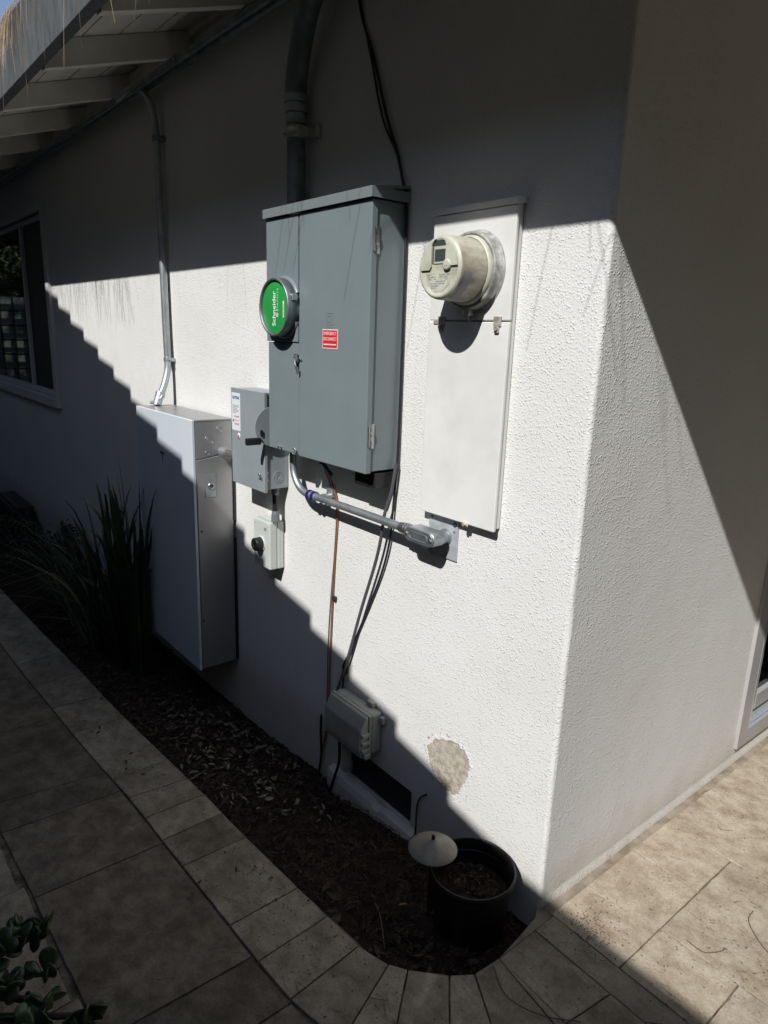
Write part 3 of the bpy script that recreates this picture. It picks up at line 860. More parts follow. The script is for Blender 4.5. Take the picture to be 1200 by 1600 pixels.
# ---- left window
win = MB()
ox0, ox1, oz0, oz1 = -6.62, -4.325, 0.915, 2.30
win.box(ox0, ox1, -0.022, 0.002, oz1 - 0.075, oz1, 0.003)
win.box(ox0, ox1, -0.030, 0.002, oz0, oz0 + 0.065, 0.003)
win.box(ox1 - 0.078, ox1, -0.022, 0.002, oz0 + 0.066, oz1 - 0.076, 0.003)
win.box(ox0, ox0 + 0.078, -0.022, 0.002, oz0 + 0.066, oz1 - 0.076, 0.003)
wframe = win.build('window', M['trim'], house)
sb2 = MB()
sx0, sx1, sz0, sz1 = -6.54, -4.405, 0.982, 2.223
sb2.box(sx0, sx1, 0.020, 0.055, sz1 - 0.035, sz1).box(sx0, sx1, 0.020, 0.055, sz0, sz0 + 0.04)
sb2.box(sx1 - 0.035, sx1, 0.020, 0.055, sz0 + 0.041, sz1 - 0.036).box(sx0, sx0 + 0.035, 0.020, 0.055, sz0 + 0.041, sz1 - 0.036)
sb2.box(-5.16, -5.115, 0.012, 0.050, sz0 + 0.041, sz1 - 0.036)
sb2.build('sash', M['trim'], wframe)
MB().box(sx0 + 0.036, -5.162, 0.034, 0.038, sz0 + 0.042, sz1 - 0.037).build('pane', M['glass'], wframe)
MB().box(-5.113, sx1 - 0.036, 0.034, 0.038, sz0 + 0.042, sz1 - 0.037).build('screen', M['black'], wframe)
bl = MB()
for i in range(22):
    z = 1.02 + i * 0.030
    bl.box(-6.5, -5.3, 0.075, 0.10, z, z + 0.0035, T=None)
b_ = bl.build('blind', M['blind'], wframe); b_['kind'] = 'stuff'
MB().box(-6.7, -4.2, 0.145, 1.6, 0.8, 2.4).build('room', M['room'], wframe)

# ---- sliding door on the right wall (faces +x)
dfb = MB()
dy0 = 1.125
dfb.prism([(dy0, 0.052), (dy0 + 2.35, 0.052), (dy0 + 2.35, 2.16), (dy0 + 2.29, 2.16), (dy0 + 2.29, 0.110), (dy0 + 0.070, 0.110), (dy0 + 0.070, 2.16), (dy0, 2.16)], 'x', -0.01, 0.011, 0.0012)
dfb.box(-0.01, 0.010, dy0 + 0.071, dy0 + 2.289, 2.10, 2.16)
door = dfb.build('sliding_door', M['alum'], house)
tr = MB()
for k_, (yy, xx) in enumerate(((0.073, 0.012), (0.093, 0.004))):
    tr.box(-0.03, xx, dy0 + yy, dy0 + yy + 0.007, 0.112, 2.09)
    tr.box(-0.03, xx, dy0 + yy + 0.008, dy0 + 2.28, 0.112 + k_ * 0.012, 0.119 + k_ * 0.012)
tr.build('track', M['alum_bright'], door)
ds = MB()
ds.box(-0.05, -0.014, dy0 + 0.118, dy0 + 0.165, 0.15, 2.08, 0.003)
ds.box(-0.05, -0.014, dy0 + 0.166, dy0 + 1.3, 0.15, 0.215, 0.003)
ds.box(-0.05, -0.014, dy0 + 1.24, dy0 + 1.3, 0.216, 2.08, 0.003)
ds.build('sash', M['alum'], door)
MB().box(-0.036, -0.032, dy0 + 0.166, dy0 + 1.239, 0.216, 2.08).build('pane', M['glass'], door)
MB().box(-0.10, -0.07, dy0 + 0.02, dy0 + 2.3, 0.09, 2.13).build('room', M['room'], door)

# ------------------------------------------------------------------ combination meter panel
P_ = thing('electrical_panel', (-0.935, 0, 1.095), 'large grey steel panel with round green meter cover and red sticker', 'electrical panel')
YF = -0.127
MB().box(-1.209, -0.660, -0.1045, -0.003, 1.100, 1.842, 0.002).build('cabinet', M['grey_paint'], P_)
# lid: sloped top with a turned-down front edge
lid = [( -0.137, 1.843), (-0.134, 1.843), (-0.134, 1.862), (-0.0025, 1.880), (-0.0025, 1.888), (-0.137, 1.870)]
lb_ = MB().prism(lid, 'x', -1.220, -0.646)
lb_.box(-0.6475, -0.6455, -0.1365, -0.003, 1.8435, 1.8700)
lb_.box(-1.2205, -1.2185, -0.1365, -0.003, 1.8435, 1.8700)
lb_.build('lid', M['lid_paint'], P_)
MB().box(-1.0150, -0.655, YF, -0.106, 1.0955, 1.8405, 0.0025).build('door', M['grey_paint'], P_)
uc = MB().box(-1.2155, -1.0228, YF, -0.106, 1.4593, 1.8405, 0.002)
uc.build('meter_section', M['grey_paint'], P_)
MB().box(-1.2125, -1.0228, YF + 0.004, -0.106, 1.0980, 1.4565, 0.002).build('lower_cover', M['grey_paint'], P_)
# meter socket: raised boss, ring and green blank
mc = (-1.103, 0, 1.566)
rg = MB().lathe([(0.0975, YF + 0.001), (0.0965, YF - 0.004), (0.092, YF - 0.0075), (0.089, YF - 0.008)], mc, 'y', 56, True, math.radians(28), math.radians(332))
rg.build('boss', M['grey_paint'], P_)
rn = MB().lathe([(0.089, YF), (0.088, YF - 0.012), (0.0905, YF - 0.0125), (0.0905, YF - 0.0395), (0.0885, YF - 0.042), (0.083, YF - 0.042), (0.0815, YF - 0.039), (0.081, YF - 0.030)], mc, 'y', 72)
ringo = rn.build('meter_cover', M['galv_dull'], P_)
dk = MB().lathe([(0.0813, YF - 0.0315), (0.0805, YF - 0.0345), (0.079, YF - 0.035), (0.0005, YF - 0.0352)], mc, 'y', 72)
dk.build('blank', M['green'], ringo)
VT = (H, -H, 0)
def vtext(nm, s, size, x, z, y, m_, par, **kw):
    # lettering that reads upward on a face looking to -y
    o = text(nm, s, size, (x, y, z), (0, 0, 0), m_, par, **kw)
    o.rotation_euler = (Matrix.Rotation(-H, 4, 'Y') @ Matrix.Rotation(H, 4, 'X')).to_euler()
    return o
vtext('lettering', 'Schneider', 0.027, -1.098, 1.507, YF - 0.0362, M['white_ink'], ringo, bold=0.0006, xs=1.0)
vtext('lettering', 'Electric', 0.0165, -1.0815, 1.553, YF - 0.0362, M['white_ink'], ringo, spacing=1.35)
lg = MB()
lg.lathe([(0.0068, YF - 0.0362), (0.0045, YF - 0.0363)], (-1.0875, 0, 1.5415), 'y', 16)
lg.box(-1.0905, -1.0845, YF - 0.0365, YF - 0.0364, 1.5395, 1.5435)
lg.build('emblem', M['white_ink'], ringo)
lb2 = MB().box(-1.0525, -1.0455, YF - 0.0364, YF - 0.0360, 1.534, 1.584)
lb2.build('label_strip', M['white_ink'], ringo)
vtext('lettering', 'SQUARE D', 0.0072, -1.0465, 1.537, YF - 0.0367, M['green'], ringo, spacing=1.1)
# ring clamp screw tab
MB().box(-1.026, -1.006, YF - 0.030, YF - 0.010, 1.586, 1.606, 0.002).lathe([(0.0045, YF - 0.034), (0.0045, YF - 0.03)], (-1.012, 0, 1.597), 'y', 12).build('ring_clamp', M['galv'], ringo)
# emergency disconnect sticker
st = MB().box(-0.882, -0.803, YF - 0.0006, YF + 0.0004, 1.446, 1.502).build('sticker', M['white_label'], P_)
MB().box(-0.8795, -0.8055, YF - 0.0010, YF - 0.0007, 1.4485, 1.4995).build('red_field', M['red'], st)
text('lettering', 'EMERGENCY', 0.0135, (-0.8425, YF - 0.0013, 1.4855), FRONT, M['white_ink'], st, align='CENTER', xs=0.86)
text('lettering', 'DISCONNECT', 0.0135, (-0.8425, YF - 0.0013, 1.4695), FRONT, M['white_ink'], st, align='CENTER', xs=0.80)
MB().box(-0.875, -0.810, YF - 0.0013, YF - 0.0011, 1.4565, 1.4595).build('small_print', M['white_ink'], st)
# embossed square mark
em = MB()
for a, b, c, d in ((-0.864, -0.830, 1.5475, 1.5490), (-0.864, -0.830, 1.5145, 1.5160), (-0.864, -0.8625, 1.516, 1.5475), (-0.8315, -0.830, 1.516, 1.5475),
                   (-0.856, -0.8545, 1.522, 1.541), (-0.856, -0.842, 1.5395, 1.541), (-0.856, -0.842, 1.522, 1.5235), (-0.8425, -0.8410, 1.5235, 1.5395), (-0.866, -0.828, 1.5060, 1.5085)):
    em.box(a, b, YF - 0.0008, YF + 0.0005, c, d)
em.build('embossed_mark', M['grey_paint'], P_)
# hinges on the right side
for zc in (1.740, 1.205):
    hb = MB()
    hb.tube([(-0.6535, -0.119, zc - 0.030), (-0.6535, -0.119, zc + 0.030)], 0.0035, 10)
    hb.box(-0.6595, -0.6570, -0.1155, -0.096, zc - 0.036, zc + 0.036, 0.0006)
    hb.box(-0.657, -0.6535, -0.113, -0.100, zc - 0.012, zc + 0.014, 0.001)
    hb.tube([(-0.658, -0.106, zc + 0.004), (-0.6515, -0.106, zc + 0.004)], 0.0042, 10)
    hb.tube([(-0.658, -0.105, zc + 0.022), (-0.6545, -0.105, zc + 0.022)], 0.0028, 8)
    hb.tube([(-0.658, -0.105, zc - 0.022), (-0.6545, -0.105, zc - 0.022)], 0.0028, 8)
    hb.build('hinge', M['chrome'], P_)
# latch with hasp and hanging clip
lt = MB()
lt.box(-1.036, -1.019, YF - 0.006, YF + 0.001, 1.393, 1.424, 0.002)
lt.tube([(-1.0275, YF - 0.006, 1.413), (-1.0275, YF - 0.010, 1.413)], 0.005, 12)
lt.tube(spline([(-1.027, YF - 0.006, 1.409), (-1.018, YF - 0.013, 1.402), (-1.010, YF - 0.016, 1.388), (-1.007, YF - 0.011, 1.372)], 5), 0.0035, 8)
lt.tube(spline([(-1.012, YF - 0.004, 1.400), (-1.002, YF - 0.006, 1.412), (-0.996, YF - 0.002, 1.404)], 5), 0.003, 8)
lt.box(-1.013, -1.002, YF - 0.013, YF - 0.004, 1.362, 1.376, 0.002)
lt.build('latch', M['galv_dull'], P_)
# sealing screws at the foot of the lower cover
sl = MB()
for x in (-1.150, -1.128):
    sl.tube([(x, YF + 0.004, 1.109), (x, YF - 0.003, 1.109)], 0.0034, 10)
sl.tube(spline([(-1.047, YF - 0.001, 1.113), (-1.036, YF - 0.006, 1.120), (-1.026, YF - 0.004, 1.112), (-1.030, YF - 0.003, 1.101), (-1.045, YF - 0.003, 1.098), (-1.047, YF - 0.001, 1.110)], 4), 0.0022, 8)
sl.box(-1.050, -1.030, YF - 0.004, YF + 0.003, 1.096, 1.108, 0.001)
sl.build('seal', M['galv'], P_)

# ------------------------------------------------------------------ riser conduit over the panel
RC = thing('riser_conduit', (-1.165, -0.045, 1.88), 'thick dark grey conduit rising from the top of the large grey panel', 'conduit')
rp_ = [(-1.163, -0.046, 1.876), (-1.163, -0.046, 2.02), (-1.163, -0.046, 2.17)]
MB().tube(rp_, 0.0295, 28).build('pipe', M['galv_dull'], RC)
up = spline([(-1.163, -0.046, 2.180), (-1.158, -0.050, 2.24), (-1.115, -0.062, 2.32), (-1.055, -0.080, 2.39), (-0.960, -0.100, 2.455), (-0.86, -0.110, 2.50)], 8)
MB().tube(up, 0.0345, 28).build('bend', M['galv_dull'], RC)
MB().tube([(-1.163, -0.046, 2.158), (-1.163, -0.046, 2.182)], 0.0375, 28).tube([(-1.163, -0.046, 2.186), (-1.163, -0.046, 2.208)], 0.0385, 28).tube([(-1.163, -0.046, 2.128), (-1.163, -0.046, 2.155)], 0.0325, 28).build('coupling', M['galv'], RC)
MB().tube([(-1.163, -0.046, 1.876), (-1.163, -0.046, 1.890)], 0.034, 28).build('locknut', M['steel_dark'], RC)
sb3 = MB().lathe([(0.0300, 2.085), (0.0325, 2.085), (0.0325, 2.122), (0.0300, 2.122)], (-1.163, -0.046, 0), 'z', 32)
sb3.box(-1.135, -1.085, -0.020, -0.002, 2.083, 2.124, 0.002)
sb3.box(-1.215, -1.190, -0.060, -0.034, 2.085, 2.122, 0.002).tube([(-1.203, -0.070, 2.103), (-1.203, -0.022, 2.103)], 0.004, 8)
sb3.box(-1.140, -1.128, -0.062, -0.016, 2.090, 2.118, 0.001)
sb3.build('strap', M['chrome'], RC)

# ------------------------------------------------------------------ thin cables from the eave down behind the panel
cable_pts = [(-0.900, -0.014, 2.47), (-0.878, -0.010, 2.36), (-0.816, -0.010, 2.235), (-0.752, -0.010, 2.079), (-0.699, -0.010, 1.973), (-0.668, -0.011, 1.89), (-0.652, -0.010, 1.85), (-0.648, -0.010, 1.5), (-0.646, -0.012, 1.15), (-0.646, -0.022, 1.08)]
c1 = MB().tube(spline(cable_pts, 8), 0.0042, 8).build('drop_cable', M['black_rubber'])
tag(c1, 'black cable slanting down from the eave to the back corner of the grey panel', 'cable')
c2p = [(p[0] - 0.010 + 0.012 * math.sin(i * 1.7), -0.008, p[2]) for i, p in enumerate(cable_pts[:7])]
c2p[-1] = (-0.655, -0.010, 1.87)
c2 = MB().tube(spline(c2p, 8), 0.0032, 8).build('drop_cable', M['black_rubber'])
tag(c2, 'thinner second black cable twined along the one slanting from the eave', 'cable')
low = [(-0.640, -0.022, 1.12), (-0.650, -0.030, 1.03), (-0.672, -0.034, 0.96), (-0.690, -0.030, 0.88), (-0.722, -0.026, 0.78), (-0.790, -0.024, 0.60), (-0.858, -0.020, 0.41), (-0.912, -0.020, 0.27), (-0.905, -0.045, 0.24)]
c3 = MB().tube(spline(low, 8), 0.0052, 8).build('service_cable', M['grey_cable'])
tag(c3, 'thick dark grey cable hanging from the grey panel to the lower box', 'cable')
low2 = [(-0.645, -0.012, 1.12), (-0.655, -0.014, 1.00), (-0.668, -0.012, 0.88), (-0.700, -0.010, 0.77), (-0.760, -0.008, 0.635), (-0.840, -0.008, 0.47), (-0.885, -0.008, 0.37), (-0.900, -0.008, 0.31), (-0.890, -0.02, 0.25)]
c4 = MB().tube(spline(low2, 8), 0.0036, 8).build('service_cable', M['black_rubber'])
tag(c4, 'thinner black cable lying on the wall right of the thick grey one', 'cable')
c5 = MB().tube(spline([(-0.886, -0.006, 0.385), (-0.900, -0.012, 0.345), (-0.897, -0.006, 0.325)], 6), 0.0042, 8).box(-0.905, -0.885, -0.012, -0.001, 0.322, 0.334, 0.002).build('cable_clip', M['black'])
tag(c5, 'small black cable clip on the wall just above the lower box', 'clip')

# copper earth wires
cw = [(-1.010, -0.045, 1.098), (-0.996, -0.020, 1.03), (-0.965, -0.010, 0.960), (-0.955, -0.009, 0.900), (-0.968, -0.007, 0.737), (-0.976, -0.007, 0.600), (-0.985, -0.007, 0.42), (-0.992, -0.007, 0.20), (-1.006, -0.007, 0.03), (-1.035, -0.012, -0.12), (-1.045, -0.02, -0.22)]
w1 = MB().tube(spline(cw, 8), 0.0030, 8).build('earth_wire', M['copper'])
tag(w1, 'bare copper earth wire running from the grey panel down to the soil', 'wire')
cw2 = [(p[0] - 0.012 - 0.006 * math.sin(i * 1.3), p[1] + 0.002, p[2]) for i, p in enumerate(cw)]
cw2[0] = (-1.02, -0.045, 1.098)
w2_ = MB().tube(spline(cw2, 8), 0.0018, 6).build('bonding_wire', M['twig'])
tag(w2_, 'thin brown wire alongside the copper earth wire', 'wire')
w3 = MB().tube(spline([(-1.02, -0.02, 0.10), (-1.035, -0.012, 0.02), (-1.030, -0.012, -0.08), (-1.045, -0.02, -0.24)], 6), 0.0045, 8).build('ground_cable', M['black_rubber'])
tag(w3, 'short black cable dropping into the soil left of the lower box', 'cable')
w4 = MB().tube(spline([(-0.872, -0.045, 0.13), (-0.873, -0.040, 0.0), (-0.893, -0.045, -0.08), (-0.925, -0.060, -0.21)], 6), 0.0052, 8).build('ground_cable', M['black_rubber'])
tag(w4, 'black cable leaving the bottom of the lower box into the soil', 'cable')
w5 = MB().box(-0.974, -0.958, -0.012, -0.001, 0.575, 0.590, 0.002).tube([(-0.962, -0.012, 0.583), (-0.962, -0.018, 0.583)], 0.004, 8).build('wire_clamp', M['steel_dark'])
tag(w5, 'tiny dark clamp holding the copper wire to the wall', 'clamp')
w6 = MB().tube(spline([(-0.452, -0.004, 0.088), (-0.474, -0.010, 0.063), (-0.487, -0.010, 0.02), (-0.488, -0.010, -0.06), (-0.49, -0.014, -0.14)], 6), 0.0030, 8).build('green_wire', mat('green_wire', (0.012, 0.05, 0.03), 0.5))
tag(w6, 'thin green wire coming out of the wall right of the crawl vent', 'wire')

# ------------------------------------------------------------------ black small box and connector under the panel
bx = thing('junction_box', (-0.70, -0.05, 1.05), 'small black box tucked under the right end of the grey panel', 'junction box')
MB().box(-0.760, -0.662, -0.086, -0.004, 1.046, 1.093, 0.003).build('body', M['black'], bx)
MB().box(-0.756, -0.690, -0.0885, -0.0862, 1.050, 1.089, 0.001).build('cover', M['black'], bx)
fx = thing('cable_connector', (-0.99, -0.05, 1.08), 'black cable connector in the underside of the grey panel', 'connector')
MB().tube([(-0.985, -0.052, 1.099), (-0.985, -0.052, 1.068)], 0.011, 14).build('body', M['black'], fx)
MB().tube([(-0.982, -0.050, 1.068), (-0.965, -0.040, 1.045), (-0.96, -0.03, 1.03)], 0.006, 10).build('sleeve', M['steel_dark'], fx)

# ------------------------------------------------------------------ slender conduit from the eave to the battery
EC = thing('conduit_drop', (-2.32, -0.03, 1.14), 'slender galvanised conduit curving from the eave down to the battery cabinet', 'conduit')
ep = spline([(-2.56, -0.112, 2.480), (-2.47, -0.095, 2.500), (-2.38, -0.066, 2.480), (-2.335, -0.045, 2.415), (-2.330, -0.032, 2.32), (-2.330, -0.03, 2.20), (-2.325, -0.03, 1.90), (-2.320, -0.03, 1.50), (-2.312, -0.03, 1.345)], 8)
MB().tube(ep, 0.0155, 14).build('pipe', M['galv'], EC)
MB().tube(spline([(-2.312, -0.030, 1.36), (-2.305, -0.036, 1.30), (-2.295, -0.058, 1.235), (-2.288, -0.085, 1.180)], 8), 0.0155, 14).build('offset_bend', M['galv'], EC)
MB().tube([(-2.3125, -0.03, 1.338), (-2.312, -0.03, 1.356)], 0.019, 16).box(-2.345, -2.29, -0.030, -0.002, 1.339, 1.355, 0.002).tube([(-2.295, -0.03, 1.347), (-2.282, -0.045, 1.347)], 0.004, 8).build('strap', M['galv'], EC)
MB().tube([(-2.333, -0.03, 2.280), (-2.3335, -0.03, 2.305)], 0.019, 16).box(-2.35, -2.29, -0.030, -0.002, 2.284, 2.300, 0.002).build('strap', M['galv_dull'], EC)
cn = MB().tube([(-2.288, -0.084, 1.188), (-2.282, -0.100, 1.155), (-2.280, -0.104, 1.140)], 0.020, 14)
cn.tube([(-2.292, -0.080, 1.196), (-2.288, -0.086, 1.180)], 0.022, 14).tube([(-2.262, -0.084, 1.185), (-2.262, -0.096, 1.170)], 0.006, 8)
cn.tube([(-2.31, -0.12, 1.150), (-2.25, -0.10, 1.150)], 0.008, 8)
cn.build('connector', M['galv'], EC)
for k_, (yy, zz, rr_, lab) in enumerate(((-0.048, 2.500, 0.017, 'upper of two long conduits strapped along the wall under the eave'), (-0.088, 2.493, 0.014, 'lower of two long conduits strapped along the wall under the eave'))):
    t_ = thing('eave_conduit', (-3, yy, zz), lab, 'conduit', 'conduits along the wall top')
    MB().tube([(-12, yy, zz), (-6, yy, zz), (-0.3, yy, zz)], rr_, 12).build('pipe', M['galv_dull'], t_)
    for x in (-4.6, -3.2, -1.95):
        MB().tube([(x - 0.012, yy, zz), (x + 0.012, yy, zz)], rr_ + 0.003, 12).build('coupling', M['galv_dull'], t_)

# ------------------------------------------------------------------ battery cabinet
B_ = thing('battery_cabinet', (-2.015, 0, 0.045), 'tall white and silver home battery cabinet with side lock', 'battery')
bx0, bx1 = -2.318, -1.711
MB().box(bx0 + 0.003, bx1 - 0.002, -0.176, -0.012, 0.048, 1.128, 0.003).build('cabinet', M['battery_side'], B_)
MB().box(bx0, bx1 + 0.001, -0.190, -0.177, 0.042, 1.137, 0.0025).build('front_panel', M['battery_front'], B_)
MB().box(bx0 + 0.002, bx1 + 0.001, -0.1765, -0.013, 1.1285, 1.137, 0.002).build('top_plate', M['battery_side'], B_)
MB().prism([(-0.1755, 0.978), (-0.016, 1.000), (-0.016, 1.127), (-0.1755, 1.127)], 'x', bx1 - 0.0015, bx1 + 0.002).build('upper_side_plate', M['battery_side'], B_)
MB().prism([(-0.1755, 0.049), (-0.020, 0.049), (-0.020, 0.994), (-0.1755, 0.972)], 'x', bx1 - 0.0012, bx1 + 0.0045, 0.001).build('side_cover', M['battery_side'], B_)
MB().box(bx1 - 0.006, bx1 + 0.003, -0.0115, -0.0035, 0.05, 0.62).box(bx1 - 0.006, bx1 + 0.003, -0.0115, -0.0035, 0.70, 1.1).build('mounting_rail', M['steel_dark'], B_)
SX = bx1 + 0.0045
lk = MB().box(SX - 0.001, SX + 0.0025, -0.143, -0.094, 0.813, 0.913, 0.0022).build('lock_plate', M['galv'], B_)
MB().lathe([(0.014, SX + 0.002), (0.014, SX + 0.005), (0.011, SX + 0.0065), (0.0085, SX + 0.0065), (0.0080, SX + 0.004), (0.0004, SX + 0.004)], (0, -0.116, 0.862), 'x', 24).build('lock', M['chrome'], lk)
MB().lathe([(0.004, SX + 0.0045), (0.004, SX + 0.0075), (0.0004, SX + 0.0075)], (0, -0.116, 0.862), 'x', 12).build('key_core', M['steel_dark'], lk)
for (yy, zz, rr_) in ((-0.071, 1.094, 0.014), (-0.116, 1.054, 0.020), (-0.125, 0.992 + 0.008, 0.0115)):
    kb = MB().lathe([(rr_, bx1 + 0.0018), (rr_ - 0.0003, bx1 + 0.0030), (rr_ - 0.0016, bx1 + 0.0030), (rr_ - 0.0018, bx1 + 0.0018)], (0, yy, zz), 'x', 28)
    kb.lathe([(rr_ * 0.6, bx1 + 0.0018), (rr_ * 0.6, bx1 + 0.0026), (rr_ * 0.5, bx1 + 0.0026), (rr_ * 0.5, bx1 + 0.0018)], (0, yy, zz), 'x', 20)
    kb.build('knockout', M['battery_side'], B_)
for (yy, zz) in ((-0.163, 0.673), (-0.168, 0.273)):
    MB().box(SX - 0.0005, SX + 0.0006, yy - 0.004, yy + 0.004, zz - 0.004, zz + 0.004).build('screw_hole', M['black'], B_)
# maker's T mark on the front
def Tm():
    pts = []
    cx, cz, s = -2.028, 0.935, 0.026
    outl = [(-1.0, 1.0), (-0.5, 1.13), (0, 1.17), (0.5, 1.13), (1.0, 1.0), (0.93, 0.80), (0.62, 0.70), (0.33, 0.80), (0.22, 0.88), (0.0, -1.2), (-0.22, 0.88), (-0.33, 0.80), (-0.62, 0.70), (-0.93, 0.80)]
    return [(cx + a * s, cz + b * s) for a, b in outl]
MB().prism(Tm(), 'y', -0.1905, -0.1898).build('maker_mark', M['steel_dark'], B_)

# nipple between battery and disconnect switch
NP = thing('conduit_nipple', (-1.64, -0.06, 1.0), 'short steel conduit joining battery cabinet and grey switch box', 'conduit')
MB().tube([(-1.709, -0.060, 1.003), (-1.665, -0.060, 1.003)], 0.0185, 18).tube([(-1.690, -0.060, 1.003), (-1.676, -0.060, 1.003)], 0.0215, 18).build('fitting', M['galv'], NP)
MB().tube([(-1.665, -0.060, 1.003), (-1.525, -0.060, 1.003)], 0.0145, 18).build('pipe', M['chrome'], NP)
MB().tube([(-1.560, -0.060, 1.003), (-1.530, -0.060, 1.003)], 0.0205, 18).build('fitting', M['galv'], NP)

# ------------------------------------------------------------------ disconnect switch
D_ = thing('disconnect_switch', (-1.40, 0, 0.915), 'grey steel switch box with white label and black side lever', 'switch box')
MB().box(-1.520, -1.283, -0.092, -0.003, 0.924, 1.278, 0.002).build('enclosure', M['grey_paint2'], D_)
dd = MB().box(-1.530, -1.276, -0.106, -0.093, 0.914, 1.280, 0.002)
dd.build('door', M['grey_paint2'], D_)
lbl = MB().box(-1.5225, -1.4560, -0.1068, -0.1058, 1.120, 1.262).build('label_sheet', M['white_label'], D_)
text('lettering', 'EATON', 0.0155, (-1.4885, -0.1073, 1.239), FRONT, M['blue_ink'], lbl, align='CENTER', bold=0.0007)
gl = MB()
for zz, w_ in ((1.214, 0.05), (1.209, 0.05), (1.203, 0.035), (1.197, 0.05), (1.192, 0.042), (1.186, 0.028), (1.158, 0.052)):
    gl.box(-1.516, -1.516 + w_, -0.1073, -0.1069, zz, zz + 0.0020)
gl.build('small_print', M['grey_ink'], lbl)
text('lettering', 'WARNING', 0.0095, (-1.484, -0.1073, 1.170), FRONT, M['red'], lbl, align='CENTER', xs=0.85)
text('lettering', 'DANGER', 0.0110, (-1.484, -0.1073, 1.141), FRONT, M['red'], lbl, align='CENTER', xs=0.85)
MB().prism([(-1.516, 1.152), (-1.506, 1.152), (-1.511, 1.161)], 'y', -0.1074, -0.1069).build('pictogram', M['steel_dark'], lbl)
rs = MB().lathe([(0.0115, -0.1062), (0.0115, -0.1068), (0.0004, -0.1069)], (-1.470, 0, 1.101), 'y', 24).build('round_sticker', M['white_label'], D_)
MB().box(-1.4745, -1.4655, -0.1075, -0.1070, 1.0985, 1.1045).build('pictogram', M['red'], rs)
# side lever: round hub plate standing proud of the door, black grip
hb = MB()
hub = [(-0.078 + 0.071 * math.cos(a), 1.160 + 0.071 * math.sin(a)) for a in [2 * math.pi * k / 40 for k in range(40)]]
hb.prism(hub, 'x', -1.268, -1.264)
hb.tube([(-1.282, -0.060, 1.160), (-1.268, -0.060, 1.160)], 0.014, 16)
hv = hb.build('lever_plate', M['grey_paint2'], D_)
MB().box(-1.275, -1.257, -0.186, -0.128, 1.098, 1.123, 0.004).build('grip', M['black'], hv)
MB().box(-1.2725, -1.259, -0.130, -0.122, 1.130, 1.150, 0.001).build('padlock_slot', M['black'], hv)
# lower catch on the door and knock-outs on the side
MB().tube(spline([(-1.318, -0.107, 0.972), (-1.312, -0.112, 0.986), (-1.302, -0.112, 0.980), (-1.304, -0.110, 0.966), (-1.318, -0.110, 0.966)], 4), 0.0022, 8).box(-1.302, -1.292, -0.1085, -0.1055, 0.958, 0.972, 0.001).build('catch', M['galv'], D_)
for zz in (0.960, 0.990):
    MB().tube([(-1.284, -0.094, zz), (-1.2765, -0.094, zz)], 0.0035, 10).build('screw', M['chrome'], D_)
for (rr_) in (0.022, 0.0155, 0.009):
    MB().lathe([(rr_, -1.2835), (rr_ - 0.0004, -1.2815), (rr_ - 0.0018, -1.2815), (rr_ - 0.0022, -1.2835)], (0, -0.045, 0.968), 'x', 28).build('knockout', M['grey_paint2'], D_)

# conduit fittings between switch box and isolator
GL = thing('sealing_gland', (-1.30, -0.045, 0.80), 'dark grey plastic gland between the switch box and small pale box', 'cable gland')
MB().tube([(-1.306, -0.045, 0.926), (-1.306, -0.045, 0.898)], 0.0150, 18).build('nut', M['gland'], GL)
MB().tube([(-1.306, -0.045, 0.900), (-1.306, -0.045, 0.815)], 0.0115, 18).build('pipe', M['steel_dark'], GL)
MB().tube([(-1.306, -0.045, 0.822), (-1.306, -0.045, 0.792)], [0.0150, 0.0165], 18).tube([(-1.306, -0.045, 0.834), (-1.306, -0.045, 0.822)], [0.0125, 0.0150], 18).build('nut', M['gland'], GL)

# ------------------------------------------------------------------ small isolator with rotary knob
I_ = thing('rotary_isolator', (-1.38, 0, 0.59), 'small pale grey box with round black rotary knob', 'isolator switch')
MB().box(-1.440, -1.313, -0.032, -0.003, 0.596, 0.785, 0.004).build('base', M['iso'], I_)
MB().box(-1.440, -1.313, -0.066, -0.0332, 0.596, 0.785, 0.005).build('lid', M['iso'], I_)
for x, z in ((-1.425, 0.770), (-1.335, 0.770), (-1.425, 0.612), (-1.335, 0.612)):
    MB().tube([(x, -0.060, z), (x, -0.0675, z)], 0.0055, 12).build('screw', M['iso'], I_)
kn = MB().lathe([(0.030, -0.066), (0.030, -0.070), (0.027, -0.0705)], (-1.378, 0, 0.690), 'y', 32).build('dial', M['iso'], I_)
MB().lathe([(0.026, -0.0700), (0.0255, -0.0960), (0.0235, -0.0985), (0.0180, -0.0985), (0.0165, -0.0930), (0.0004, -0.0930)], (-1.378, 0, 0.690), 'y', 32).build('knob', M['black'], kn)
MB().box(-1.3805, -1.3755, -0.0990, -0.0930, 0.672, 0.708, 0.001).build('grip', M['black'], kn)
MB().box(-1.356, -1.338, -0.0672, -0.0662, 0.748, 0.760).build('label', M['grey_ink'], I_)

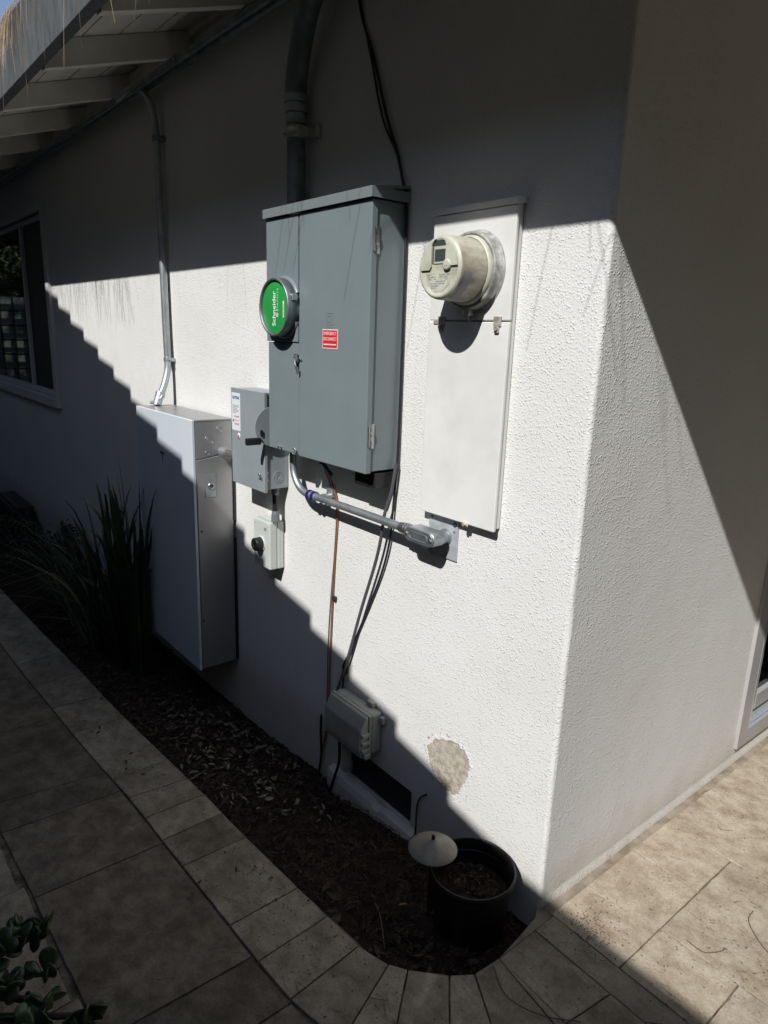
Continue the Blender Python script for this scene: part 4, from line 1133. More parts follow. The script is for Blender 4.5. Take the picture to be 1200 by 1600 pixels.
# ------------------------------------------------------------------ conduit from panel to the elbow body and steel plate
K_ = thing('conduit_run', (-0.8, -0.06, 0.95), 'galvanised conduit bending under the grey panel towards the steel plate', 'conduit')
cp = [(-1.158, -0.060, 1.100), (-1.158, -0.060, 1.060)]
for k_ in range(0, 10):
    a = math.pi + (math.pi / 2) * k_ / 9
    cp.append((-1.062 + 0.096 * math.cos(a), -0.060, 1.045 + 0.096 * math.sin(a)))
MB().tube(cp + [(-1.03, -0.060, 0.949)], 0.0125, 16).build('bend', M['galv'], K_)
MB().tube([(-1.03, -0.060, 0.949), (-0.75, -0.0605, 0.949), (-0.53, -0.061, 0.949)], 0.0125, 16).build('pipe', M['galv'], K_)
cpl = MB().tube([(-1.058, -0.060, 0.949), (-1.008, -0.060, 0.949)], 0.0145, 16).build('coupling', M['galv'], K_)
for x in (-1.052, -1.024):
    MB().tube([(x, -0.060, 0.949), (x + 0.012, -0.060, 0.949)], 0.0175, 16).build('band', M['blue_band'], cpl)
MB().tube([(-0.560, -0.061, 0.949), (-0.520, -0.061, 0.949)], 0.0165, 16).tube([(-0.545, -0.061, 0.949), (-0.538, -0.061, 0.949)], 0.0185, 16).tube([(-0.532, -0.061, 0.949), (-0.527, -0.061, 0.949)], 0.0185, 16).build('connector', M['chrome'], K_)
st2 = MB().tube([(-1.000, -0.004, 0.949), (-1.000, -0.046, 0.949)], 0.010, 10).box(-1.018, -0.982, -0.012, -0.002, 0.945, 0.985, 0.002)
st2.build('standoff', M['galv'], K_)
E_ = thing('elbow_fitting', (-0.46, -0.05, 0.94), 'cast metal elbow fitting with oval cover on the steel plate', 'conduit fitting')
def oval(cx, cz, hw, hr, n=12):
    out = []
    for k_ in range(n + 1):
        a = math.pi / 2 + math.pi * k_ / n
        out.append((cx - hw + hr * math.cos(a), cz + hr * math.sin(a)))
    for k_ in range(n + 1):
        a = -math.pi / 2 + math.pi * k_ / n
        out.append((cx + hw + hr * math.cos(a), cz + hr * math.sin(a)))
    return out
MB().prism(oval(-0.462, 0.947, 0.040, 0.021), 'y', -0.080, -0.036, 0.002).build('body', M['galv'], E_)
cv_ = MB().prism(oval(-0.462, 0.947, 0.0395, 0.0195), 'y', -0.0850, -0.0802, 0.001)
cvo = cv_.build('cover', M['galv_dull'], E_)
em2 = MB()
ol = oval(-0.462, 0.947, 0.028, 0.0115); ol2 = oval(-0.462, 0.947, 0.0265, 0.0095)
n_ = len(ol)
vv = [(a, -0.0866, b) for a, b in ol] + [(a, -0.0866, b) for a, b in ol2] + [(a, -0.0848, b) for a, b in ol] + [(a, -0.0848, b) for a, b in ol2]
ff = []
for i in range(n_):
    j = (i + 1) % n_
    ff += [(i, j, n_ + j, n_ + i), (2 * n_ + i, 2 * n_ + j, j, i), (n_ + i, n_ + j, 3 * n_ + j, 3 * n_ + i)]
em2.add(vv, ff); em2.build('raised_rim', M['galv'], cvo)
for x in (-0.5115, -0.4125):
    MB().tube([(x, -0.0845, 0.947), (x, -0.0885, 0.947)], 0.0045, 12).build('screw', M['chrome'], cvo)
MB().tube([(-0.430, -0.040, 0.945), (-0.430, -0.006, 0.945)], 0.0195, 20).tube([(-0.430, -0.012, 0.945), (-0.430, -0.006, 0.945)], 0.0225, 20).build('hub', M['galv'], E_)
pl = thing('steel_plate', (-0.445, 0, 0.93), 'square galvanised plate on the wall below the white meter board', 'plate')
MB().box(-0.503, -0.386, -0.0055, -0.001, 0.880, 1.004, 0.0006).build('sheet', M['galv_plate'], pl)
for x, z in ((-0.490, 0.99), (-0.399, 0.965), (-0.490, 0.892), (-0.425, 0.893)):
    MB().tube([(x, -0.005, z), (x, -0.0080, z)], 0.0035, 10).build('screw', M['galv_dull'], pl)
MB().lathe([(0.0075, -0.0056), (0.0065, -0.0068), (0.0045, -0.0068), (0.0040, -0.0056)], (-0.399, 0, 0.985), 'y', 18).build('eyelet', M['steel_dark'], pl)

# ------------------------------------------------------------------ old meter board
O_ = thing('meter_board', (-0.375, 0, 1.005), 'flat white metal board holding the old round electricity meter', 'meter board')
MB().box(-0.508, -0.240, -0.020, -0.003, 1.012, 1.800, 0.001).build('back_box', M['cream_paint'], O_)
MB().box(-0.518, -0.236, -0.0305, -0.0205, 1.006, 1.530, 0.0025).build('lower_cover', M['cream_paint'], O_)
MB().box(-0.516, -0.236, -0.0300, -0.0205, 1.5335, 1.792, 0.0025).build('upper_cover', M['cream_paint'], O_)
MB().prism([(-0.034, 1.793), (-0.002, 1.797), (-0.002, 1.812), (-0.034, 1.808)], 'x', -0.519, -0.232).build('top_flashing', M['cream_paint'], O_)
for i, x in enumerate((-0.467, -0.271)):
    cl = MB().box(x - 0.012, x + 0.012, -0.0345, -0.0300, 1.520, 1.543, 0.001)
    cl.tube([(x, -0.034, 1.515), (x, -0.040, 1.515)], 0.006, 12).box(x - 0.007, x + 0.007, -0.036, -0.031, 1.504, 1.519, 0.001)
    if i == 0:
        cl.box(x - 0.030, x - 0.012, -0.0335, -0.031, 1.524, 1.533, 0.0005)
    cl.build('clip', M['clip'], O_)
MB().box(-0.345, -0.325, -0.0335, -0.030, 1.000, 1.012, 0.001).tube([(-0.335, -0.034, 1.006), (-0.335, -0.040, 1.006)], 0.005, 10).build('clip', M['rust'], O_)
mt = (-0.357, 0, 1.650)
O2 = thing('electricity_meter', (-0.357, -0.09, 1.56), 'round ivory electricity meter with dark display in a metal ring', 'electricity meter')
MB().lathe([(0.098, -0.0305), (0.0965, -0.034), (0.0925, -0.0345), (0.0915, -0.056), (0.0890, -0.059), (0.0845, -0.0595), (0.0835, -0.056), (0.0835, -0.045)], mt, 'y', 64).build('sealing_ring', M['ring'], O2)
bd = MB().lathe([(0.0825, -0.045), (0.0825, -0.060), (0.0795, -0.066), (0.0765, -0.068)], mt, 'y', 64).build('base', M['ivory'], O2)
MB().lathe([(0.0755, -0.060), (0.0745, -0.110), (0.0735, -0.145), (0.0715, -0.151), (0.068, -0.1535)], mt, 'y', 64).build('glass_dome', M['ivory_dirty'], O2)
fc = MB().lathe([(0.0722, -0.1500), (0.0690, -0.1545), (0.0640, -0.1560), (0.0625, -0.1545), (0.0005, -0.1540)], mt, 'y', 64).build('face', M['ivory'], O2)
# raised upper mask with a window
def arc(r_, a0, a1, n=16):
    return [(mt[0] + r_ * math.cos(math.radians(a0 + (a1 - a0) * k_ / n)), mt[2] + r_ * math.sin(math.radians(a0 + (a1 - a0) * k_ / n))) for k_ in range(n + 1)]
L1 = arc(0.064, 100, 178, 14)
left_mask = L1 + [(mt[0] - 0.058, mt[2] - 0.006), (mt[0] - 0.030, mt[2] - 0.006), (mt[0] - 0.024, mt[2] + 0.002), (mt[0] - 0.024, mt[2] + 0.050), (mt[0] - 0.019, mt[2] + 0.058)]
MB().prism(left_mask, 'y', -0.1590, -0.1542).build('mask', M['ivory'], fc)
R1 = arc(0.064, 80, 2, 14)
right_mask = R1 + [(mt[0] + 0.030, mt[2] + 0.002), (mt[0] + 0.024, mt[2] + 0.010), (mt[0] + 0.024, mt[2] + 0.050), (mt[0] + 0.019, mt[2] + 0.058)]
MB().prism(right_mask, 'y', -0.1590, -0.1542).build('mask', M['ivory'], fc)
MB().prism([(mt[0] - 0.0235, mt[2] + 0.008), (mt[0] + 0.0235, mt[2] + 0.008), (mt[0] + 0.0235, mt[2] + 0.051), (mt[0] + 0.014, mt[2] + 0.0605), (mt[0] - 0.014, mt[2] + 0.0605), (mt[0] - 0.0235, mt[2] + 0.051)], 'y', -0.1550, -0.1542).build('dark_strip', M['lcd'], fc)
MB().box(mt[0] - 0.018, mt[0] + 0.0232, -0.1562, -0.1551, mt[2] + 0.008, mt[2] + 0.047, 0.0004).build('display_bezel', M['ivory'], fc)
MB().box(mt[0] - 0.0145, mt[0] + 0.021, -0.1568, -0.1560, mt[2] + 0.013, mt[2] + 0.040).build('display', M['lcd'], fc)
po = MB().lathe([(0.0125, -0.1542), (0.0120, -0.1612), (0.0095, -0.1618), (0.0004, -0.1618)], (mt[0] + 0.030, 0, mt[2] + 0.004), 'y', 24).build('optical_port', M['ivory'], fc)
MB().lathe([(0.0016, -0.1617), (0.0016, -0.1624), (0.0002, -0.1624)], (mt[0] + 0.0275, 0, mt[2] + 0.003), 'y', 10).lathe([(0.0016, -0.1617), (0.0016, -0.1624), (0.0002, -0.1624)], (mt[0] + 0.0335, 0, mt[2] + 0.003), 'y', 10).build('port_hole', M['rust'], po)
np_ = MB().prism([(mt[0] - 0.046, mt[2] - 0.012), (mt[0] + 0.046, mt[2] - 0.012), (mt[0] + 0.036, mt[2] - 0.040), (mt[0] + 0.014, mt[2] - 0.056), (mt[0] - 0.014, mt[2] - 0.056), (mt[0] - 0.036, mt[2] - 0.040)], 'y', -0.1552, -0.1542).build('name_plate', M['ivory'], fc)
rr = random.Random(5)
pr_ = MB()
for zz in (-0.018, -0.023, -0.028, -0.033, -0.038, -0.043, -0.048):
    x = -0.040 + abs(zz + 0.018) * 0.55
    while x < 0.032 - abs(zz + 0.018) * 0.5:
        w_ = rr.uniform(0.004, 0.014)
        if rr.random() < 0.75:
            pr_.box(mt[0] + x, mt[0] + x + w_, -0.1556, -0.1553, mt[2] + zz, mt[2] + zz + 0.0024)
        x += w_ + 0.003
pr_.build('small_print', M['grey_ink'], fc)
# dark tape strip round the lower right of the dome
MB().lathe([(0.0752, -0.118), (0.0746, -0.142)], mt, 'y', 24, True, math.radians(-72), math.radians(-8)).build('serial_strip', M['grey_ink'], O2)
MB().box(mt[0] - 0.008, mt[0] + 0.012, -0.058, -0.038, mt[2] - 0.106, mt[2] - 0.092, 0.002).tube(spline([(mt[0] + 0.004, -0.052, mt[2] - 0.105), (mt[0] + 0.002, -0.044, mt[2] - 0.125), (mt[0] + 0.010, -0.036, mt[2] - 0.136), (mt[0] + 0.022, -0.040, mt[2] - 0.130)], 6), 0.0008, 5).build('wire_seal', M['chrome'], O2)

# ------------------------------------------------------------------ lower telecom box
N_ = thing('telecom_box', (-0.77, 0, 0.11), 'weathered grey plastic cable box low on the wall', 'junction box')
MB().box(-0.895, -0.683, -0.048, -0.004, 0.120, 0.268, 0.008, seg=3).build('base', M['nid'], N_)
MB().box(-0.897, -0.681, -0.060, -0.0490, 0.118, 0.270, 0.004, seg=2).build('gasket_rim', M['nid'], N_)
# cover with chamfered upper face
cvp = [(-0.061, 0.120), (-0.061, 0.2685), (-0.070, 0.2680), (-0.094, 0.222), (-0.097, 0.150), (-0.090, 0.120)]
cvm = MB().prism(cvp, 'x', -0.894, -0.684, 0.004)
cvm.build('cover', M['nid'], N_)
for x0 in (-0.735,):
    MB().box(x0 - 0.016, x0 + 0.016, -0.020, -0.002, 0.268, 0.286, 0.003).build('lug', M['nid'], N_)
MB().box(-0.682, -0.664, -0.020, -0.002, 0.232, 0.256, 0.003).build('lug', M['nid'], N_)
ct = MB()
for zz in (0.200, 0.172, 0.145):
    ct.box(-0.6835, -0.673, -0.092, -0.062, zz, zz + 0.012, 0.002)
ct.box(-0.683, -0.668, -0.085, -0.060, 0.122, 0.140, 0.003)
ct.build('catch', M['nid'], N_)
MB().tube([(-0.835, -0.034, 0.125), (-0.835, -0.034, 0.00)], 0.017, 16).tube([(-0.835, -0.034, 0.010), (-0.835, -0.034, -0.02)], 0.022, 16).build('pipe_stub', M['nid'], N_)

# ------------------------------------------------------------------ garden things
PT = thing('nursery_pot', (-0.128, -0.136, -0.14), 'black plastic nursery pot of dry soil at the house corner', 'plant pot')
pc = (-0.128, -0.136, 0)
MB().lathe([(0.0001, -0.145), (0.088, -0.145), (0.090, -0.140), (0.106, 0.075), (0.107, 0.080), (0.1135, 0.082), (0.1140, 0.088), (0.1135, 0.100), (0.1160, 0.103), (0.1165, 0.112), (0.1140, 0.1165), (0.1115, 0.116), (0.1095, 0.110), (0.1085, 0.085), (0.105, 0.045), (0.100, 0.0)], pc, 'z', 64).build('pot', M['pot'], PT)
so = MB()
sv = [(pc[0], pc[1], 0.048)]; sf = []
for i in range(1, 9):
    for k_ in range(40):
        a = 2 * math.pi * k_ / 40; q = 0.1015 * i / 8
        sv.append((pc[0] + q * math.cos(a), pc[1] + q * math.sin(a), 0.040 + 0.014 * noise.noise(Vector((q * 60 * math.cos(a), q * 60 * math.sin(a), 2)))))
for k_ in range(40):
    sf.append((0, 1 + k_, 1 + (k_ + 1) % 40))
    for i in range(7):
        a = 1 + i * 40 + k_; b = 1 + i * 40 + (k_ + 1) % 40
        sf.append((a, a + 40, b + 40, b))
so.add(sv, sf, True)
so.build('potting_soil', M['soil'], PT)

LM = thing('path_light', (-0.222, -0.196, -0.10), 'bronze mushroom path light standing beside the black pot', 'path light')
lc = (-0.222, -0.196, 0)
MB().lathe([(0.0005, 0.172), (0.006, 0.171), (0.012, 0.168), (0.040, 0.1555), (0.066, 0.1415), (0.0675, 0.1395), (0.0660, 0.1385), (0.040, 0.150), (0.012, 0.162)], lc, 'z', 48).build('hat', M['lamp'], LM)
MB().lathe([(0.0005, 0.184), (0.004, 0.183), (0.0055, 0.178), (0.0055, 0.170)], lc, 'z', 14).build('finial', M['steel_dark'], LM)
MB().tube([(lc[0], lc[1], 0.160), (lc[0], lc[1], 0.130)], 0.013, 14).tube([(lc[0], lc[1], 0.135), (lc[0] + 0.002, lc[1], -0.12)], 0.0085, 12).build('stem', M['steel_dark'], LM)

# strap-leaved clumps
def blade(mb, base, tip, width, sag, n=7, tw=0.0):
    b = Vector(base); t = Vector(tip)
    d = t - b
    side = Vector((-d.y, d.x, 0))
    if side.length < 1e-4:
        side = Vector((1, 0, 0))
    side.normalize()
    side = (Matrix.Rotation(tw, 3, 'Z') @ side)
    vs = []
    for i in range(n + 1):
        s = i / n
        p = b + Vector((d.x * s ** 1.8, d.y * s ** 1.8, d.z * (s + sag * s * (1 - s))))
        w_ = width * (0.75 + 0.6 * s) * (1 - s ** 3) + 0.0004
        fold = Vector((0, 0, -w_ * 0.25)) + d.normalized().cross(side) * w_ * 0.25
        vs += [p - side * w_, p + fold, p + side * w_]
    fs = []
    for i in range(n):
        a = i * 3
        fs += [(a, a + 3, a + 4, a + 1), (a + 1, a + 4, a + 5, a + 2)]
    mb.add(vs, fs, True)

def clump(name, c, nleaf, rad, hgt, spread, label, cat, seed, mname='strap_leaf', lean=(0, 0), width=0.010):
    rn_ = random.Random(seed)
    T_ = thing(name, c, label, cat)
    for i in range(nleaf):
        a = rn_.uniform(0, 2 * math.pi); q = rad * math.sqrt(rn_.random())
        b = (c[0] + q * math.cos(a), c[1] + q * math.sin(a) * 0.7, c[2])
        h_ = hgt * rn_.uniform(0.55, 1.0)
        o_ = spread * rn_.uniform(0.1, 1.0) * (0.45 if math.cos(a) > 0 else 1.0)
        tx_ = b[0] + o_ * math.cos(a) + lean[0]; ty_ = b[1] + o_ * math.sin(a) * 0.75 + lean[1]
        tp = (tx_, min(ty_, -0.02), c[2] + h_ * (1 - 0.55 * (o_ / max(spread, 0.01)) ** 1.5))
        m_ = MB()
        blade(m_, b, tp, width * rn_.uniform(0.7, 1.2), rn_.uniform(0.25, 1.1), tw=rn_.uniform(-0.6, 0.6))
        m_.build('leaf', M['dry_leaf'] if rn_.random() < 0.03 else M[mname], T_, fix=False)
    return T_
# tall clump left of the battery: taller towards the battery, shorter to the left
clump('strap_leaf_plant', (-2.30, -0.27, -0.16), 62, 0.11, 1.12, 0.46, 'tall dark clump of strap leaves beside the battery cabinet', 'plant', 11, lean=(-0.03, -0.02), width=0.011)
clump('strap_leaf_plant', (-2.62, -0.28, -0.17), 52, 0.14, 0.95, 0.72, 'shorter strap-leaved clump directly left of the tall clump', 'plant', 12, lean=(-0.10, -0.02), width=0.010)
clump('strap_leaf_plant', (-3.05, -0.30, -0.19), 46, 0.12, 0.66, 0.65, 'sprawling thin-leaved clump leaning over the path edge', 'plant', 13, lean=(-0.18, -0.10), width=0.007)
# long arching dry blades reaching left and over the border stones
ar = thing('arching_grass', (-2.95, -0.35, -0.15), 'loose arching grass blades fanning over the bed at left', 'plant')
rn_ = random.Random(21)
for i in range(26):
    a = rn_.uniform(2.7, 4.4)
    L_ = rn_.uniform(0.5, 1.25)
    b = (-2.85 + rn_.uniform(-0.15, 0.25), -0.34 + rn_.uniform(-0.06, 0.08), -0.14)
    tp = (b[0] + L_ * math.cos(a), max(-0.95, b[1] + 0.45 * L_ * math.sin(a)), gz(-3) + rn_.uniform(0.02, 0.35))
    pts = spline([b, ((b[0] * 2 + tp[0]) / 3, (b[1] * 2 + tp[1]) / 3, tp[2] * 0.6 + 0.16), ((b[0] + tp[0] * 2) / 3, (b[1] + tp[1] * 2) / 3, tp[2] + 0.10), tp], 5)
    m_ = MB(); m_.tube(pts, [0.0040 * (1 - 0.85 * q / (len(pts) - 1)) for q in range(len(pts))], 4, smooth=False)
    m_.build('leaf', M['dry_leaf'] if i % 3 == 0 else M['strap_leaf'], ar, fix=False)

def leafy(name, c, rx_, ry_, rz_, n, size, material, label, cat, seed, stems=True):
    T_ = thing(name, (c[0], c[1], c[2] - rz_), label, cat)
    rng = np.random.default_rng(seed)
    mb = MB()
    for i in range(n):
        v = rng.normal(size=3); v /= np.linalg.norm(v)
        q = rng.uniform(0.35, 1.0) ** 0.5
        p = Vector((c[0] + v[0] * rx_ * q, c[1] + v[1] * ry_ * q, c[2] + v[2] * rz_ * q))
        p += Vector((noise.noise(p * 4), noise.noise(p * 4 + Vector((5, 0, 0))), noise.noise(p * 4 + Vector((0, 5, 0))))) * rx_ * 0.35
        d = Vector(rng.normal(size=3)).normalized(); e = d.cross(Vector(rng.normal(size=3))).normalized()
        s = size * rng.uniform(0.6, 1.2)
        mb.add([p - d * s, p + e * s * 0.4, p + d * s, p - e * s * 0.4], [(0, 1, 2, 3)])
    mb.build('foliage', material, T_, fix=False)
    sm = MB()
    for i in range(7):
        a = i * 0.9
        sm.tube([(c[0], c[1], c[2] - rz_ - 0.05), (c[0] + rx_ * 0.3 * math.cos(a), c[1] + ry_ * 0.3 * math.sin(a), c[2]), (c[0] + rx_ * 0.7 * math.cos(a), c[1] + ry_ * 0.7 * math.sin(a), c[2] + rz_ * 0.6)], 0.006, 5)
    sm.build('stem', M['stem'], T_)
    return T_
leafy('low_shrub', (-4.7, -0.30, -0.12), 0.55, 0.22, 0.17, 1500, 0.022, M['strap_leaf'], 'low dark leafy ground plant at the far left of the bed', 'shrub', 3)
leafy('low_shrub', (-3.95, -0.14, -0.02), 0.14, 0.09, 0.22, 500, 0.022, M['strap_leaf'], 'small upright dark shrub against the wall left of the strap leaves', 'shrub', 4)
BN = thing('dark_planter', (-5.65, -0.10, -0.30), 'dark rounded planter box against the wall at far left', 'planter')
MB().box(-6.05, -5.25, -0.17, -0.02, -0.30, -0.02, 0.05, seg=4).build('body', M['black'], BN)
MB().box(-6.00, -5.30, -0.16, -0.03, -0.03, 0.005, 0.015, seg=3).build('lid', M['black'], BN)

# jade plant in the near left corner
J_ = thing('jade_plant', (-0.62, -1.36, 0.0), 'jade plant with thick rounded green leaves at the near left corner', 'succulent')
def jade_leaf_mesh():
    bm = bmesh.new()
    bmesh.ops.create_uvsphere(bm, u_segments=12, v_segments=8, radius=1.0)
    for v in bm.verts:
        x, y, z = v.co
        w_ = 0.56 + 0.22 * z
        v.co = Vector((x * w_ * 0.0165 * 1.25, y * 0.0042 + 0.003 * z * z, (z + 1) * 0.0175))
    me = bpy.data.meshes.new('leaf')
    bm.to_mesh(me); bm.free()
    for p in me.polygons: p.use_smooth = True
    me.materials.append(M['jade'])
    return me
jm = jade_leaf_mesh()
JB = [(-0.500, -1.108, 0.20), (-0.500, -1.150, 0.21), (-0.415, -1.115, 0.17), (-0.385, -1.195, 0.20), (-0.325, -1.135, 0.18), (-0.270, -1.172, 0.20), (-0.228, -1.078, 0.21), (-0.46, -1.185, 0.23), (-0.54, -1.13, 0.19), (-0.345, -1.175, 0.15), (-0.43, -1.22, 0.19), (-0.20, -1.10, 0.17)]
rj = random.Random(9)
root = Vector((-0.62, -1.36, 0.02))
stm = MB()
for bi, b in enumerate(JB):
    e = Vector(b)
    mid = root.lerp(e, 0.55) + Vector((0, 0, 0.02)) + Vector((rj.uniform(-0.02, 0.02), rj.uniform(-0.02, 0.02), 0))
    stm.tube(spline([root, mid, e], 5), [0.012 - 0.007 * q / 10 for q in range(11)], 8)
    nl = rj.randint(8, 12)
    dirn = (e - mid).normalized()
    for k_ in range(nl):
        a = k_ * 2.4 + bi
        lv = k_ / nl
        tilt = 0.35 + 1.15 * (1 - lv)
        part('leaf', jm, J_, loc=e - dirn * 0.032 * (1 - lv), rot=(tilt * math.cos(a), tilt * math.sin(a), rj.uniform(-3, 3)), scale=(rj.uniform(1.15, 1.6),) * 3)
stm.build('stem', M['stem'], J_)
MB().lathe([(0.0005, -0.03), (0.11, -0.03), (0.14, 0.14), (0.15, 0.145), (0.15, 0.165), (0.135, 0.165), (0.125, 0.12), (0.0005, 0.12)], (-0.66, -1.42, 0), 'z', 32).build('pot', mat('terracotta', (0.28, 0.12, 0.07), 0.8), J_)

# ------------------------------------------------------------------ litter: leaves and pine needles on the bed
rng = np.random.default_rng(4)
lit = MB()
def bed_pt(xmin, xmax):
    x = xmin + (xmax - xmin) * rng.random()
    ya = (interp(EDGE_A, x) if x < -0.12 else (-0.435 + (x + 0.119) * 1.02))
    y = ya + 0.01 + (0 - ya - 0.02) * rng.random()
    return x, y
def chip(mb, x, y, z, s, curl):
    a = rng.random() * 6.28
    t = rng.uniform(-0.6, 0.6); t2 = rng.uniform(-0.6, 0.6)
    Rm = Matrix.Rotation(a, 3, 'Z') @ Matrix.Rotation(t, 3, 'X') @ Matrix.Rotation(t2, 3, 'Y')
    L_ = s; W_ = s * rng.uniform(0.25, 0.5)
    pts = [(-L_, 0, 0), (-L_ * 0.3, -W_, curl * s), (L_ * 0.5, -W_ * 0.8, curl * s), (L_, 0, 0), (L_ * 0.5, W_ * 0.8, curl * s), (-L_ * 0.3, W_, curl * s), (0.1 * L_, 0, -0.02 * s)]
    mb.add([Rm @ Vector(p) + Vector((x, y, z)) for p in pts], [(0, 1, 6), (1, 2, 6), (2, 3, 6), (3, 4, 6), (4, 5, 6), (5, 0, 6)])
for i in range(5200):
    x, y = bed_pt(-3.4, 0.0) if i % 4 else bed_pt(-1.9, -0.9)
    if (x + 0.128) ** 2 + (y + 0.136) ** 2 < 0.105 ** 2: continue
    chip(lit, x, y, bed_z(x, y) + 0.004 + 0.008 * rng.random(), rng.uniform(0.004, 0.012) * (2.2 if rng.random() < 0.12 else 1), rng.uniform(-0.3, 0.5))
for i in range(120):
    a = rng.random() * 6.28; q = 0.09 * math.sqrt(rng.random())
    chip(lit, pc[0] + q * math.cos(a), pc[1] + q * math.sin(a), 0.050, rng.uniform(0.004, 0.012), 0.3)
tag(lit.build('leaf_litter', M['litter'], fix=False), 'brown dry leaf litter scattered over the soil bed', kind='stuff')
def pale_leaves():
    mb = MB()
    for i in range(300):
        x = rng.normal(-1.32, 0.30); y = rng.normal(-0.26, 0.11)
        if not (-2.0 < x < -0.7 and interp(EDGE_A, x) + 0.03 < y < -0.02): continue
        chip(mb, x, y, bed_z(x, y) + 0.022 + 0.008 * rng.random(), rng.uniform(0.006, 0.020), rng.uniform(-0.3, 0.6))
    return mb
tag(pale_leaves().build('fallen_leaves', mat('pale_dead_leaf', (0.09, 0.075, 0.055), 0.8, vcol=(0.27, 0.23, 0.17), vscale=45), fix=False), 'drift of paler fallen leaves in the middle of the bed', kind='stuff')
ndl = MB()
def needle(mb, p, d, L_, r_, bend):
    d = d.normalized(); s = d.cross(Vector((0, 0, 1)))
    if s.length < 1e-3: s = Vector((1, 0, 0))
    s.normalize()
    p = Vector(p)
    pts = [p, p + d * L_ * 0.5 + s * bend * L_ * 0.5, p + d * L_ + s * bend * L_ * 1.6]
    mb.tube(pts, [r_, r_ * 0.9, r_ * 0.3], 3, closed_ends=False, smooth=False)
for i in range(2600):
    x, y = bed_pt(-2.4, 0.0) if i % 3 else bed_pt(-1.0, -0.2)
    a = rng.random() * 6.28
    z = bed_z(x, y) + 0.012
    d = Vector((math.cos(a), math.sin(a), rng.uniform(-0.05, 0.28)))
    L_ = rng.uniform(0.03, 0.11)
    e = Vector((x, y, z)) + d * L_
    if e.y > -0.01 or (x + 0.128) ** 2 + (y + 0.136) ** 2 < 0.12 ** 2 or (e.x + 0.128) ** 2 + (e.y + 0.136) ** 2 < 0.12 ** 2: continue
    needle(ndl, (x, y, z), d, L_, 0.0007, rng.uniform(-0.2, 0.2))
for i in range(90):
    a = rng.random() * 6.28; q = 0.075 * math.sqrt(rng.random()); b = rng.random() * 6.28
    needle(ndl, (pc[0] + q * math.cos(a), pc[1] + q * math.sin(a), 0.052), Vector((math.cos(b), math.sin(b), 0.15)), rng.uniform(0.02, 0.05), 0.0007, 0.1)
tag(ndl.build('pine_needles', M['needle'], fix=False), 'brown pine needles strewn over the soil bed', kind='stuff')
pn = MB()
for i in range(230):
    x = rng.uniform(-3.0, 0.0); y = rng.uniform(-1.25, -0.47)
    a = rng.random() * 6.28
    if i % 5 == 0:
        x, y = rng.uniform(0.05, 1.2), rng.uniform(-0.2, 1.0)
    needle(pn, (x, y, gz(x) + 0.0025), Vector((math.cos(a), math.sin(a), 0.01)), rng.uniform(0.015, 0.06), 0.0006, rng.uniform(-0.25, 0.25))
for i in range(900):   # crumbs of dirt near the corner and along the border
    x = rng.normal(0.13, 0.04) if i < 220 else (rng.uniform(-2.4, 0.3) if i < 650 else rng.uniform(0.05, 0.9))
    y = rng.normal(0.06, 0.035) if i < 220 else (interp(EDGE_A, min(x, -0.12)) - abs(rng.normal(0.0, 0.10)) - 0.004 if i < 650 else rng.uniform(-0.2, 1.0))
    if x < 0.04 and y > -0.44 : continue
    s = rng.uniform(0.0008, 0.0026)
    z = gz(x) + 0.0015
    pn.add([(x - s, y, z), (x, y - s, z), (x + s, y, z), (x, y + s * 1.3, z), (x, y, z + s)], [(0, 1, 4), (1, 2, 4), (2, 3, 4), (3, 0, 4)])
tag(pn.build('paving_debris', M['twig'], fix=False), 'loose needles and crumbs of soil on the paving', kind='stuff')
def twig(pts, label, r_=0.0013):
    m_ = MB(); P3 = spline(pts, 10)
    m_.tube(P3, r_, 5)
    return tag(m_.build('dry_twig', M['twig']), label, 'twig')
twig([(0.365, 0.460, 0.004), (0.372, 0.415, 0.003), (0.420, 0.368, 0.004), (0.478, 0.338, 0.003), (0.53, 0.30, 0.003)], 'long curved dry stalk lying on the sunlit paving at right')
twig([(0.300, 0.222, 0.003), (0.345, 0.222, 0.003), (0.372, 0.262, 0.003), (0.372, 0.275, 0.004)], 'short curved dry stalk on the sunlit paving near a joint')
twig([(0.045, -0.235, 0.004), (0.12, -0.27, 0.004), (0.20, -0.245, 0.006), (0.265, -0.185, 0.004)], 'long thin twig on the shaded border stones near the pot')
twig([(-0.30, -0.33, -0.02), (-0.24, -0.36, 0.0), (-0.17, -0.40, -0.02)], 'bent twig on the soil left of the black pot', 0.0016)
twig([(-0.98, -0.12, -0.14), (-0.80, -0.17, -0.11), (-0.60, -0.22, -0.09), (-0.42, -0.26, -0.07)], 'long straight twig lying in the bed below the crawl vent', 0.0018)
ol_ = MB(); rngk = rng
chip(ol_, -0.262, -0.262, bed_z(-0.262, -0.262) + 0.03, 0.017, 0.15)
tag(ol_.build('orange_leaf', M['orange_leaf'], fix=False), 'single orange dead leaf on the dark soil left of the pot', 'leaf')

